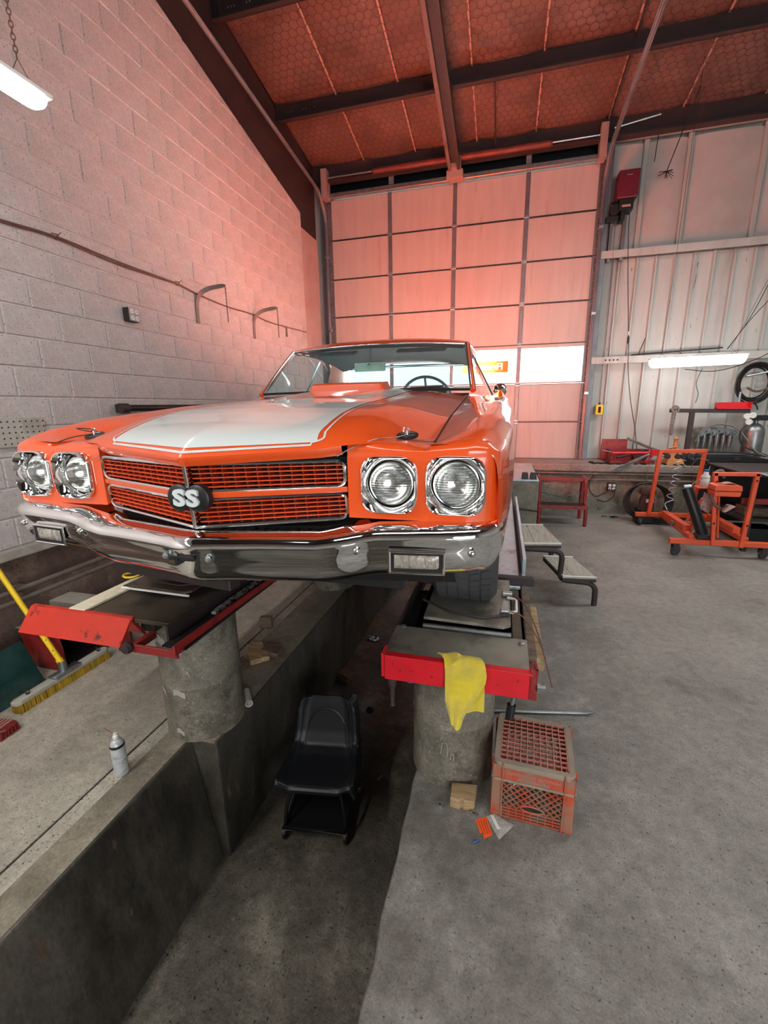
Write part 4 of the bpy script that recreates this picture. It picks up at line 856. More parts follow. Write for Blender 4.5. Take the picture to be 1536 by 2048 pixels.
sc = MB(); sc.add([(0.035, 1.90, 0.8608), (0.065, 1.90, 0.8608), (0.068, 2.0, 0.8608), (0.045, 2.02, 0.8608)], [(0, 1, 2, 3)]); sc.build('wear_patch', M['sill'], tp)
t = single(MB().bx(-0.01, 0.205, 2.315, 2.36, 0.815, 0.858), 'steel_bar', M['steel_dark'], 'dark square steel bar lying across the right runway behind the front tyre', 'bar', bevel=0.004)
rr_pl = MB().bx(0.142, 0.178, 1.66, 2.28, 0.70, 0.79); rr_pl.build('edge_packing', M['wood_dk'], rr, bevel=0.003)
t = thing('loose_plank', 'brown board wedged beside the right runway by the turn plate', 'plank', (0.19, 1.9, 0.70)); MB().bx(0.178, 0.212, 1.70, 2.2, 0.70, 0.755).build('board', M['wood'], t, bevel=0.003)
MB().bx(0.142, 0.16, 1.62, 1.70, 0.70, 0.765).build('red_bracket', M['red_dk'], rr)
# left runway --------------------------------------------------------
lr = thing('vehicle_runway', 'left hand steel runway with a red folded front stop and cream rail', 'runway', (-1.65, 3.7, 0.70))
MB().bx(-1.985, -1.452, 1.52, 5.93, 0.788, 0.808).build('deck', M['plate_brown'], lr, bevel=0.002)
MB().bx(-1.452, -1.325, 1.46, 5.93, 0.722, 0.732).build('recess_pan', M['void'], lr)
MB().bx(-1.458, -1.446, 1.50, 5.9, 0.72, 0.806).build('inner_web', M['steel_dark'], lr)
MB().beam((-1.345, 1.41, 0.742), (-1.275, 5.9, 0.742), 0.014, 0.050).build('inner_rail', M['red_dk'], lr, bevel=0.002)
MB().prism([(-2.045, 1.52), (-1.945, 1.52), (-1.945, 1.90), (-1.985, 1.95), (-1.985, 5.9), (-2.015, 5.9), (-2.015, 1.95), (-2.045, 1.90)], lambda p, q, s: (p, q, s), 0.810, 0.822).build('outer_rail', M['cream'], lr, bevel=0.001)
MB().bx(-2.006, -1.986, 1.80, 1.84, 0.8225, 0.8235).build('rail_slot', M['void'], lr)
MB().bx(-1.985, -1.965, 1.52, 5.9, 0.70, 0.79).bx(-1.70, -1.62, 1.6, 5.9, 0.70, 0.788).build('side_beam', M['steel_dark'], lr)
tent = MB()
for pr in ([(1.420, 0.712), (1.428, 0.712), (1.515, 0.806), (1.515, 0.818), (1.505, 0.816)], [(1.512, 0.818), (1.516, 0.806), (1.566, 0.706), (1.575, 0.706), (1.530, 0.818)]):
    tent.prism(pr, lambda p, q, s: (s, p, q), -2.275, -1.655)
tent.build('folded_stop', M['red2'], lr, bevel=0.0015)
MB().prism([(1.575, 0.706), (1.566, 0.700), (1.50, 0.806), (1.512, 0.818)], lambda p, q, s: (s, p, q), -1.655, -1.648).build('stop_leg', M['red_dk'], lr)
MB().bx(-1.60, -1.338, 1.420, 1.432, 0.700, 0.740).bx(-1.60, -1.57, 1.43, 1.56, 0.70, 0.735).build('front_crosspiece', M['red_dk'], lr, bevel=0.002)
MB().lathe([(0.001, 0.034), (0.022, 0.03), (0.028, 0.012), (0.024, 0.0), (0.014, -0.012)], 10, (-1.590, 1.418, 0.730), rx(pi/2)).build('pivot_bolt', M['steel_dark'], lr)
MB().bx(-1.425, -1.395, 1.78, 2.25, 0.732, 0.748).build('scale_strip', mat('scuffed scale strip', S('#a9a9a3'), 0.5, var=0.2, scale=30, bump=0.02, speck=S('#1f1f1f'), sscale=45, slo=0.52), lr)
MB().bx(-2.28, -2.02, 1.60, 1.72, 0.70, 0.80).build('side_shelf', M['plate'], lr)
tp2 = turnplate(-1.93, -1.52, 'brown steel turn plate on the left runway with a yellow pull ring', M['plate_brown'])
MB().cyl((-1.975, 1.775, 0.832), (-1.54, 1.768, 0.828), 0.007, 8).build('front_rod', M['white'], tp2)
MB().tube([(-1.93, 1.90, 0.872), (-1.80, 1.812, 0.868), (-1.62, 1.80, 0.866), (-1.48, 1.86, 0.866)], 0.005, 8).build('pointer_rod', M['steel_dark'], tp2)
MB().tube([(-1.99+0.045*cos(2*pi*k/20), 1.865+0.040*sin(2*pi*k/20), 0.868) for k in range(20)], 0.0055, 6, closed=True).build('pull_ring', M['yellow'], tp2, smooth=60)
MB().beam((-1.955, 1.885, 0.868), (-1.90, 1.93, 0.868), 0.018, 0.008).build('ring_tab', M['steel'], tp2)
# concrete approach at the rear of the right runway, with two rubber pads
structure(MB().bx(-0.42, 0.50, 5.94, 7.70, 0.0, 0.795).build('trim_12', M['pedestal'], bevel=0.008))
structure(MB().bx(-2.1, -1.28, 5.94, 7.70, 0.0, 0.795).build('trim_12', M['pedestal'], bevel=0.008))
structure(MB().bx(-0.42, 0.50, 5.96, 7.69, 0.795, 0.812).build('trim_13', M['runway']))
structure(MB().tube(spline([(0.10, 5.93, 0.44), (0.3, 5.925, 0.42), (0.505, 5.93, 0.40)], 5), 0.012, 6).build('trim_14', M['steel_dark']))
for x, lb in ((0.325, 'left'), (0.43, 'right')):
    single(MB().prism([(-0.044, 0), (0.044, 0), (0.034, 0.085), (-0.034, 0.085)], lambda p, q, s: (p, s, q), -0.045, 0.045), 'rubber_pad', M['black'], 'black rubber pad on the concrete approach, the %s of the pair' % lb, 'pad', (x, 6.05, 0.812), bevel=0.006, group='black rubber pads on the approach')
# grey two-tread step hung beside the right runway
ss = thing('grey_step', 'grey two-tread step with bent pipe legs beside the right runway', 'step', (0.55, 4.2, 0))
for nm, (a, b, c, d, z) in (('tread', ((0.205, 4.62), (0.458, 4.655), (0.566, 4.03), (0.215, 3.965), 0.55)), ('tread', ((0.462, 4.45), (0.745, 4.47), (0.868, 3.955), (0.585, 3.925), 0.28))):
    td = MB(); q = [a, b, c, d]
    for lo, hi in ((0.0, 0.34), (0.345, 1.0)):
        P = [Vector(a).lerp(Vector(b), lo), Vector(a).lerp(Vector(b), hi), Vector(d).lerp(Vector(c), hi), Vector(d).lerp(Vector(c), lo)]
        td.prism([(p.x, p.y) for p in P], lambda p, q_, s: (p, q_, s), z-0.022, z)
    td.build(nm, M['wood_grey'], ss, bevel=0.002)
    MB().prism([(p[0], p[1]) for p in (a, b, c, d)], lambda p, q_, s: (p, q_, s), z-0.048, z-0.023).build('tread_frame', M['steel_dark'], ss)
    MB().tube([(*a, z+0.003), (*b, z+0.003), ], 0.006, 6).tube([(*d, z+0.0), (*c, z+0.0)], 0.006, 6).build('edge_strip', M['white'], ss, kind='stuff')
for y, dz in ((3.99, 0), (4.50, 0)):
    dx = -0.03 if y > 4.2 else 0
    P = spline([(0.185, y, 0.492), (0.42, y, 0.492), (0.53+dx, y, 0.485), (0.572+dx, y, 0.44), (0.572+dx, y, 0.33), (0.575+dx, y, 0.25), (0.62+dx, y, 0.218), (0.72+dx, y, 0.212), (0.82+dx, y, 0.205), (0.868+dx, y, 0.16), (0.875+dx, y, 0.08), (0.875+dx, y, 0.0)], 5)
    if y > 4.2: P = [p for p in P if p.z > 0.19]
    MB().tube(P, 0.024, 10).build('pipe_leg', M['steel_dark'], ss, smooth=50)
MB().cyl((0.60, 3.99, 0.232), (0.57, 4.50, 0.232), 0.010, 8).build('cross_rod', M['steel_dark'], ss)
# red two-tread step at the back
rs = thing('red_step', 'red painted two-tread step standing against the rear ledge', 'step', (0.9, 7.0, 0))
for z, y0, y1 in ((0.68, 7.02, 7.28), (0.30, 6.78, 7.05)):
    MB().bx(0.60, 1.25, y0, y1, z-0.02, z).build('tread', M['steel_dark'], rs, bevel=0.003); MB().bx(0.58, 1.27, y0-0.012, y0+0.008, z-0.045, z+0.004).build('tread_nosing', M['red_dk'], rs, bevel=0.003)
for x in (0.60, 1.25):
    MB().tube(spline([(x, 7.28, 0.0), (x, 7.28, 0.62), (x, 7.20, 0.665), (x, 7.02, 0.66), (x, 6.97, 0.58), (x, 6.96, 0.36), (x, 6.92, 0.31), (x, 6.82, 0.285), (x, 6.79, 0.22), (x, 6.79, 0.0)], 4), 0.026, 8).build('side_leg', M['red_dk'], rs, smooth=50)
MB().tube([(0.62, 7.25, 0.42), (0.95, 7.25, 0.34), (1.23, 7.25, 0.42)], 0.006, 6).build('brace', M['steel'], rs)
# ================================================================== SMALL THINGS NEAR THE CAMERA
def towel():
    t = MB(); rows = 34; cols = 26
    def f(u, v):      # v: 0 = on the plate, 1 = tip of the hang
        s = v*0.345
        if s < 0.060:
            k = s/0.060; L = interp(k, [0, 1], [-0.205, -0.168]); R = interp(k, [0, 1], [-0.055, -0.018]); x = L+(R-L)*u
            return (x, 1.535-0.055*k, 0.822+0.012*sin(pi*min(1, k*0.9))+0.030*exp(-((u-0.36)/0.15)**2)*k+0.010*exp(-((u-0.8)/0.15)**2)*k)
        tt = (s-0.060)/0.285
        L = interp(tt, [0, 0.15, .35, .6, .85, 1], [-0.168, -0.166, -0.165, -0.161, -0.148, -0.138]); R = interp(tt, [0, 0.12, .25, .6, .85, 1], [-0.018, -0.013, -0.016, -0.066, -0.090, -0.100])
        x = L+(R-L)*u; top = 0.030*exp(-((u-0.36)/0.15)**2)+0.010*exp(-((u-0.8)/0.15)**2)
        e = smooth(0, 0.25, min(u, 1-u)); z = 0.822-tt*0.268*(1-0.05*(2*u-1)**2)+top*max(0, 1-tt*3)
        return (x, 1.474-0.012*e-0.009*sin(3.0*pi*u+0.6+1.5*tt)*(0.25+0.75*tt)*e+0.006*sin(9*tt), z)
    t.grid(f, cols, rows)
    o = t.build('yellow_towel', M['towel'], None, off=(-0.09, 1.49, 0.81), smooth=70, norm=False, thick=0.006)
    o.location = (-0.09, 1.49, 0.81)
    t2 = MB(); t2.grid(lambda u, v: (interp(v, [0, .4, 1], [-0.070, -0.080, -0.088])+(interp(v, [0, .4, 1], [0.050, 0.062, 0.072]))*u, 1.480-0.006*sin(5*u+2*v), 0.775-0.138*v-0.014*(1-u)), 10, 14)
    t2.build('folded_corner', M['towel'], o, off=(-0.09, 1.49, 0.81), smooth=70, norm=False, thick=0.006)
    tag(o, 'crumpled yellow cleaning towel hanging over the red stop bar', 'towel')
towel()
# milk crate, standing upside down
ck = thing('milk_crate', 'dusty orange milk crate turned upside down beside the round pedestal', 'crate', (0.205, 1.79, 0), radians(-3.2), local=True)
HW, H = 0.165, 0.28
for sx in (1, -1):
    for sy in (1, -1):
        MB().bx(min(sx*HW, sx*(HW-0.042)), max(sx*HW, sx*(HW-0.042)), min(sy*HW, sy*(HW-0.006)), max(sy*HW, sy*(HW-0.006)), 0, H-0.01).bx(min(sx*HW, sx*(HW-0.006)), max(sx*HW, sx*(HW-0.006)), min(sy*HW, sy*(HW-0.042)), max(sy*HW, sy*(HW-0.042)), 0, H-0.01).build('corner_post', M['crate'], ck, bevel=0.003)
def rrect(hw, r, n=5):
    P = []
    for cx, cy, a0 in ((hw-r, hw-r, 0), (-hw+r, hw-r, 90), (-hw+r, -hw+r, 180), (hw-r, -hw+r, 270)):
        for k in range(n+1): a = radians(a0+90*k/n); P.append((cx+r*cos(a), cy+r*sin(a)))
    return P
rim = MB(); o_, i_ = rrect(HW, 0.03), rrect(HW-0.024, 0.022); n = len(o_)
V = [(x, y, H-0.022) for x, y in o_]+[(x, y, H-0.004) for x, y in o_]+[(x*0.985, y*0.985, H) for x, y in o_]+[(x, y, H) for x, y in i_]+[(x, y, H-0.016) for x, y in i_]
rim.add(V, [(k*n+i, k*n+(i+1) % n, (k+1)*n+(i+1) % n, (k+1)*n+i) for k in range(4) for i in range(n)]); rim.build('bottom_rim', M['crate_rim'], ck, smooth=40)
for k in range(11):
    p = -0.138+0.276*k/10
    MB().box((p, 0, H-0.004), (0.0035, 0.278, 0.008)).build('grid_bar', M['crate_top'], ck); MB().box((0, p, H-0.005), (0.278, 0.0035, 0.008)).build('grid_bar', M['crate_top'], ck)
for s in range(4):
    m = rz(s*pi/2); W = lambda x, y, z: m @ Vector((x, y, z))
    sd = MB(); sd.box(W(0, -HW+0.003, H-0.052), (0.25, 0.005, 0.056), m); pnl = sd.build('side_panel', M['crate'], ck, bevel=0.001)
    MB().box(W(0, -HW-0.001, H-0.082), (0.322, 0.012, 0.010), m).build('side_rail', M['crate_rim'], ck, bevel=0.002)
    for k in range(4): MB().box(W(0, -HW+0.002, 0.006+0.016*k), (0.322, 0.007, 0.0045), m).build('lower_rail', M['crate'], ck)
    up = MB()
    for x in (-0.12, -0.09, -0.06, -0.03, 0, 0.03, 0.06, 0.09, 0.12): up.box(W(x, -HW+0.002, 0.030), (0.0035, 0.006, 0.056), m)
    up.build('lower_uprights', M['crate'], ck)
    for x in (-0.124, 0.124): MB().box(W(x, -HW-0.002, 0.14), (0.005, 0.012, 0.28), m).build('panel_rib', M['crate'], ck)
    x0, x1, z0, z1 = -0.122, 0.122, 0.060, 0.194
    for d in (1, -1):
        for k in range(-4, 9):
            c0 = x0+0.0305*k*1.0; pts = []           # line x = c0 + d*(z-z0) style lattice
            a = (c0 if d > 0 else -c0); seg = []
            for z in [z0+(z1-z0)*i/40 for i in range(41)]:
                x = (c0+(z-z0)*1.0) if d > 0 else (-c0-(z-z0)*1.0)
                if x0 <= x <= x1 and not (abs(x-0.005) < 0.047 and abs(z-0.072) < 0.016): seg.append((x, z))
            if len(seg) > 3: MB().beam(W(seg[0][0], -HW+0.003, seg[0][1]), W(seg[-1][0], -HW+0.003, seg[-1][1]), 0.0035, 0.007, m @ Vector((0, 1, 0))).build('lattice_bar', M['crate'], ck)
    hh = MB(); hh.tube([W(0.005+0.048*cos(a), -HW+0.001, 0.072+0.016*sin(a)) for a in [2*pi*k/20 for k in range(20)]], 0.004, 6, closed=True); hh.build('hand_hole', M['crate'], ck, smooth=60)
    if s == 0:
        tx = MB(); text_mesh(tx, 'PROPERTY OF', 0.020, lambda x, y, z: (-x, -HW-0.0006-z, H-0.063-y), 0.0006, 0.0004)
        text_mesh(tx, 'MEADOW GOLD DAIRY', 0.020, lambda x, y, z: (-x, -HW-0.0006-z, H-0.042-y), 0.0006, 0.0004); tx.build('moulded_lettering', M['crate_top'], ck, norm=False, label='pale raised lettering, upside down')
t = thing('socket_jar', 'heap of grey scrap parts seen through the crate grid', 'scrap', (0.205, 1.79, 0))
sk = MB(); random.seed(3)
for k in range(26):
    a = random.uniform(0, 6.28); r = random.uniform(0, 0.11); sk.cyl((0.205+r*cos(a)-0.02, 1.79+r*sin(a), random.uniform(0.0, 0.06)), (0.205+r*cos(a)+0.02, 1.79+r*sin(a)+random.uniform(-.03, .03), random.uniform(0.01, 0.08)), random.uniform(0.006, 0.014), 8)
sk.build('scrap_parts', M['steel'], t, smooth=50, kind='stuff')
# wooden blocks
def block(pts, z0, z1, m_, lb, nm='wood_block'):
    c = (sum(p[0] for p in pts)/len(pts), sum(p[1] for p in pts)/len(pts), z0)
    o = MB().prism(pts, lambda p, q, s: (p, q, s), z0, z1).build(nm, m_, None, off=c, bevel=0.003); o.location = c; tag(o, lb, 'wood block'); return o
block([(-0.15, 1.622), (-0.108, 1.618), (-0.098, 1.630), (-0.086, 1.620), (-0.042, 1.625), (-0.036, 1.720), (-0.150, 1.708)], 0.0, 0.055, M['wood'], 'pale sawn wood block with a notched end in front of the round pedestal')
block([(-1.86, 2.895), (-1.765, 2.915), (-1.775, 2.965), (-1.87, 2.945)], 0.003, 0.10, M['wood_dk'], 'dark upright wood block standing on the floor joint behind the left pedestal')
block([(-1.636, 2.533), (-1.495, 2.515), (-1.505, 2.63), (-1.65, 2.652)], 0.003, 0.05, M['wood_dk'], 'flat brown wood block on the pit kerb behind the left pedestal')
block([(-1.80, 2.60), (-1.645, 2.40), (-1.545, 2.495), (-1.70, 2.66)], 0.003, 0.04, M['wood'], 'pale wood offcut on the pit kerb between two darker blocks')
block([(-1.76, 2.41), (-1.668, 2.355), (-1.655, 2.39), (-1.74, 2.46)], 0.003, 0.035, M['wood_dk'], 'small dark wood chunk just behind the left pedestal')
block([(-1.42, 3.45), (-1.30, 3.40), (-1.27, 3.50), (-1.39, 3.55)], -0.78, -0.70, M['wood_dk'], 'dark wood block down in the pit against the left wall')
t = single(MB().lathe([(0.019, 0), (0.023, 0.14), (0.020, 0.138), (0.016, 0.005)], 16, m=rx(pi/2) @ rz(0), cap0=True), 'paper_tube', M['white'], 'white paper cup lying on the kerb beside the left pedestal', 'cup', (-1.50, 2.12, 0.024), (0, 0, radians(38)), smooth=50)
# spray can
sp = thing('spray_can', 'white spray can with a black band standing on the pit kerb', 'can', (-1.768, 1.415, 0.003), local=True)
MB().lathe([(0.029, 0), (0.033, 0.004), (0.033, 0.170), (0.031, 0.176), (0.024, 0.192), (0.016, 0.198), (0.016, 0.203)], 28, cap0=True, cap1=True).build('can_body', M['aerosol'], sp, smooth=40)
MB().lathe([(0.0333, 0.160), (0.0338, 0.162), (0.0338, 0.170), (0.0325, 0.174)], 28).build('black_band', M['black'], sp, smooth=40)
MB().lathe([(0.012, 0.203), (0.013, 0.205), (0.013, 0.218), (0.009, 0.222), (0.009, 0.232), (0.001, 0.233)], 16).build('nozzle', M['white'], sp, smooth=40); MB().cyl((-0.01, 0, 0.226), (-0.075, 0.01, 0.236), 0.0015, 6).build('straw', M['red_dk'], sp)
# push broom, scrub brush, dark green scoop, red steel box
br = thing('push_broom', 'push broom with yellow handle and yellow bristles on the left floor', 'broom', (-2.757, 1.935, 0), local=True)
hd = MB(); hd.prism([(-0.033, -0.30), (-0.02, -0.325), (0.02, -0.325), (0.033, -0.30), (0.033, 0.30), (0.02, 0.325), (-0.02, 0.325), (-0.033, 0.30)], lambda p, q, s: (p, q, s), 0.055, 0.080); hd.build('broom_head', M['wood_grey'], br, bevel=0.004, seg=2)
bs = MB()
for k in range(46):
    for j in range(4):
        x = -0.026+0.0173*j; y = -0.312+0.624*k/45+random.uniform(-.003, .003); bs.prism([(-.006, -.0055), (.006, -.0055), (.006, .0055), (-.006, .0055)], lambda p, q, s, x=x, y=y: (x*(1+(0.055-s)*3)+p*(1+(0.055-s)*4), y+q, s), 0.0, 0.056)
bs.build('bristles', M['bristle'], br, norm=False, kind='stuff')
MB().box((0, 0.01, 0.088), (0.06, 0.19, 0.016)).lathe([(0.028, 0.09), (0.025, 0.12), (0.022, 0.165)], 14, (0.0, 0, 0)).build('handle_socket', M['steel'], br, bevel=0.003, smooth=50)
rb_ = MB()
for k in range(15): rb_.box((0.033, -0.075+0.012*k, 0.083), (0.010, 0.006, 0.022))
rb_.build('socket_ribs', M['galv'], br)
for y in (-0.235, 0.265): MB().tube([(0, y-0.012, 0.085), (0, y-0.010, 0.115), (-0.004, y-0.014, 0.122)], 0.003, 6).tube([(0, y+0.012, 0.085), (0.002, y+0.010, 0.108)], 0.003, 6).lathe([(0.009, 0.08), (0.009, 0.088), (0.001, 0.089)], 8, (0, y, 0)).build('wing_bolt', M['steel_dark'], br)
MB().tube([(-0.01, 0.002, 0.15), (-0.465, 0.030, 0.80)], 0.0165, 12).build('handle', M['yellow'], br, smooth=60); MB().tube([(-0.005, 0.001, 0.142), (-0.026, 0.002, 0.173)], 0.0205, 12).build('handle_collar', M['yellow'], br, smooth=60)
mk_ = MB()
for k in range(9):
    t_ = 0.05+0.035*k; p = Vector((-0.01-0.455*t_, 0.002+0.033*t_, 0.15+0.65*t_)); mk_.box(p+Vector((0.008, -0.010, 0.004)), (0.004+0.004*(k % 3), 0.003, 0.010), ry(-0.6))
mk_.build('printed_marks', M['black'], br)
sb = thing('scrub_brush', 'short red bristled scrub brush on the floor in front of the broom', 'brush', (-2.73, 1.465, 0), radians(-84), local=True)
MB().prism([(-0.05, -0.16), (0.05, -0.16), (0.05, 0.12), (0.03, 0.14), (-0.03, 0.14), (-0.05, 0.12)], lambda p, q, s: (p, q, s), 0.045, 0.058).build('brush_back', M['red_dk'], sb, bevel=0.004)
for k in range(12): MB().bx(-0.047, 0.047, -0.15+0.022*k, -0.142+0.022*k, 0.058, 0.064).build('back_rib', mat('faded pink brush rib', S('#a5736b'), 0.7) if k == 0 else bpy.data.materials['faded pink brush rib'], sb)
b2 = MB()
for k in range(22):
    for j in range(6): x = -0.042+0.017*j; y = -0.15+0.013*k; b2.prism([(-.006, -.005), (.006, -.005), (.006, .005), (-.006, .005)], lambda p, q, s, x=x, y=y: (x*(1+(0.045-s)*4)+p, y+q, s), 0.0, 0.046)
b2.build('bristles', M['red_dk'], sb, norm=False, kind='stuff')
sh = MB()
def scoop(u, v):
    x = interp(v, [0, .15, .35, .6, .85, 1], [-2.865, -2.915, -2.965, -3.0, -3.02, -3.035]); z = interp(v, [0, .15, .35, .6, .85, 1], [0.004, 0.025, 0.085, 0.165, 0.245, 0.29])
    return (x-0.05*(1-u)*v, 1.10+0.80*u+0.02*sin(pi*v), z+0.004*sin(14*u))
sh.grid(scoop, 20, 14)
t = single(sh, 'scoop_blade', M['green_dk'], 'dark green plastic shovel blade leaning behind the broom', 'shovel', smooth=60, norm=False, thick=0.004)
rbx = thing('red_steel_box', 'red steel trough with a grey top behind the broom head', 'box', (-2.85, 2.1, 0))
MB().grid(lambda u, v: (-3.20+0.32*u+0.035*u*sin(pi*min(1, 0.15+0.8*(1-v))), 2.03-0.02*v, 0.001+0.31*v), 8, 10).build('front_plate', M['red_dk'], rbx, smooth=60, norm=False, thick=0.006)
MB().bx(-3.22, -2.86, 2.0, 2.42, 0.310, 0.320).build('top_plate', M['plate'], rbx, bevel=0.002); MB().bx(-3.20, -2.68, 2.41, 2.43, 0, 0.309).bx(-3.20, -3.18, 2.05, 2.41, 0, 0.309).bx(-3.18, -2.86, 2.06, 2.41, 0.0, 0.012).build('trough', M['steel_dark'], rbx)
MB().bx(-2.72, -2.68, 2.33, 2.41, 0.012, 0.26).build('end_plate', M['red_dk'], rbx)
# nuts, card, bag, blue bit, pry bar
for x, y, lb in ((-0.194, 1.617, 'loose steel nut left of the pale wood block'), (-0.044, 1.608, 'loose steel nut at the right corner of the pale wood block')):
    nt_ = MB(); R = []
    for r, z in ((0.008, 0.0), (0.015, 0.0), (0.015, 0.013), (0.008, 0.013)): R.append([(r*cos(pi*k/3), r*sin(pi*k/3), z) for k in range(6)])
    nt_.add([p for q in R for p in q], [(i*6+k, i*6+(k+1) % 6, ((i+1) % 4)*6+(k+1) % 6, ((i+1) % 4)*6+k) for i in range(4) for k in range(6)])
    single(nt_, 'steel_nut', M['galv'], lb, 'nut', (x, y, 0.0), (0, 0, 0.3), group='loose nuts on the floor')
o = MB().prism([(-0.034, 1.588), (0.012, 1.612), (0.040, 1.531), (0.006, 1.507), (0.001, 1.531), (-0.011, 1.526)], lambda p, q, s: (p, q, s), 0.001, 0.003).build('orange_card', M['tag_orange'], None, off=(0, 1.55, 0)); o.location = (0, 1.55, 0); tag(o, 'bright orange paper card on the floor by the crate corner', 'card')
ln = MB()
for k in range(4): ln.beam((-0.022+0.010*k, 1.583+0.004*k, 0.0034), (0.004+0.009*k, 1.524+0.003*k, 0.0034), 0.0022, 0.0004)
ln.build('printed_lines', M['red_dk'], o, off=(0, 1.55, 0))
bgm = MB(); q = [(0.012, 1.612), (0.036, 1.633), (0.102, 1.625), (0.131, 1.598), (0.067, 1.515)]
bgm.grid(lambda u, v: ((lambda a, b: (a[0]+(b[0]-a[0])*v, a[1]+(b[1]-a[1])*v, 0.004+0.006*abs(sin(9*u+4*v))*(u*(1-u)*4)*(v*(1-v)*4)))(Vector(q[0]).lerp(Vector(q[4]), u), Vector((0.045, 1.634)).lerp(Vector(q[3]), u))), 10, 10)
o = bgm.build('plastic_bag', M['bag'], None, off=(0.07, 1.58, 0), smooth=50, norm=False); o.location = (0.07, 1.58, 0); tag(o, 'small crinkled clear plastic bag lying against the crate', 'bag')
MB().prism([(0.028, 1.618), (0.042, 1.618), (0.072, 1.560), (0.058, 1.556)], lambda p, q_, s: (p, q_, s), 0.0095, 0.0105).build('bag_label', M['white'], o, off=(0.07, 1.58, 0))
single(MB().tube([(-0.012, -0.008, 0), (0, 0, 0.002), (0.012, 0.008, 0)], [0.003, 0.005, 0.003], 8), 'blue_wrapper', M['blue'], 'tiny blue plastic scrap on the floor below the orange card', 'scrap', (-0.026, 1.483, 0.005), smooth=60)
pb = MB().tube([(0.02, 2.315, 0.010), (0.30, 2.37, 0.011), (0.54, 2.418, 0.011), (0.575, 2.424, 0.016), (0.60, 2.43, 0.026)], [0.010, 0.010, 0.009, 0.008, 0.004], 8)
t = thing('pry_bar', 'long grey pry bar lying on the floor behind the crate', 'pry bar', (0.3, 2.37, 0)); pb.build('bar', M['steel'], t, smooth=50)
# pit floor oddments
for x, y, lb in ((-0.99, 3.1, 'black rubber cap on the pit floor behind the seat'),): single(MB().lathe([(0.03, 0), (0.034, 0.01), (0.030, 0.022), (0.012, 0.026), (0.010, 0.016), (0.001, 0.016)], 18), 'rubber_puck', M['black'], lb, 'cap', (x, y, -0.78), smooth=50)
fo = MB(); random.seed(5)
fo.grid(lambda u, v: (0.16*(u-.5)+0.01*random.random(), 0.10*(v-.5)+0.01*random.random(), 0.004+0.022*random.random()), 7, 5); single(fo, 'foil_scrap', M['galv'], 'crumpled shiny foil scrap far down the pit floor', 'foil', (-1.30, 4.25, -0.78), norm=False)
single(MB().tube(spline([(-0.012, -0.02, 0.003), (0.0, 0.0, 0.004), (0.006, 0.022, 0.003)], 4), 0.0035, 6), 'paper_scrap', M['white'], 'curl of white paper on the pit floor right of the seat', 'paper', (-0.72, 2.45, -0.78))
# rolling mechanic's seat in the pit
cs = thing('rolling_seat', "black moulded mechanic's seat on casters down in the pit", 'seat', (-0.985, 1.93, -0.78), radians(9), local=True)
PATH = [(-0.005, 0.325), (-0.012, 0.352), (0.012, 0.368), (0.06, 0.362), (0.16, 0.346), (0.27, 0.346), (0.335, 0.372), (0.375, 0.44), (0.402, 0.52), (0.425, 0.60), (0.438, 0.645), (0.445, 0.662), (0.462, 0.662), (0.470, 0.640)]
HWD = [0.245, 0.258, 0.262, 0.262, 0.256, 0.248, 0.238, 0.228, 0.222, 0.212, 0.192, 0.165, 0.165, 0.19]
def seat(u, v):
    t = v*(len(PATH)-1); i = min(int(t), len(PATH)-2); f = t-i; y = PATH[i][0]*(1-f)+PATH[i+1][0]*f; z = PATH[i][1]*(1-f)+PATH[i+1][1]*f; hw = HWD[i]*(1-f)+HWD[i+1]*f
    s = 2*u-1; e = abs(s)**6; back = smooth(0.30, 0.42, y); x = s*hw
    rim = 0.030*smooth(0.55, 0.86, abs(s))-0.055*smooth(0.90, 1.0, abs(s))
    return (x, y-rim*back*0.9, z+rim*(1-back))
MB().grid(seat, 36, 52).build('seat_shell', M['black_seat'], cs, smooth=60, norm=False, thick=0.008)
MB().tube([seat(0.13+0.0*k, 0.18+0.62*k/14) for k in range(15)]+[seat(0.13+0.74*k/14, 0.80) for k in range(1, 14)]+[seat(0.87, 0.80-0.62*k/14) for k in range(15)], 0.006, 6).tube([seat(0.08+0.84*k/20, 0.13) for k in range(21)], 0.005, 6).build('moulded_bead', M['black_seat'], cs, smooth=60)
arc = [(lambda a: seat(0.5-0.30*cos(a), 0.46+0.22*sin(a)**0.6))(pi*k/24) for k in range(25)]; MB().tube(arc, 0.007, 6).build('moulded_arch', M['black_seat'], cs, smooth=60)
MB().tube([seat(0.40+0.2*k/8, 0.585) for k in range(9)], 0.004, 6).build('moulded_grip', M['black_seat'], cs)
fr = MB(); fr.tube([(-0.185, -0.03, 0.085), (-0.185, 0.36, 0.085), (0.185, 0.36, 0.085), (0.185, -0.03, 0.085)], 0.012, 8, closed=True); fr.build('base_frame', M['black'], cs, smooth=50)
MB().bx(-0.18, 0.18, -0.02, 0.35, 0.070, 0.076).bx(-0.18, 0.18, -0.03, -0.022, 0.07, 0.10).build('tool_tray', M['black'], cs)
for sx in (1, -1):
    MB().tube(spline([(sx*0.185, 0.0, 0.085), (sx*0.175, 0.03, 0.20), (sx*0.13, 0.08, 0.335)], 4), 0.011, 8).build('seat_upright', M['black'], cs, smooth=50)
    MB().tube(spline([(sx*0.185, 0.34, 0.085), (sx*0.17, 0.31, 0.2), (sx*0.13, 0.27, 0.335)], 4), 0.011, 8).build('seat_upright', M['black'], cs, smooth=50)
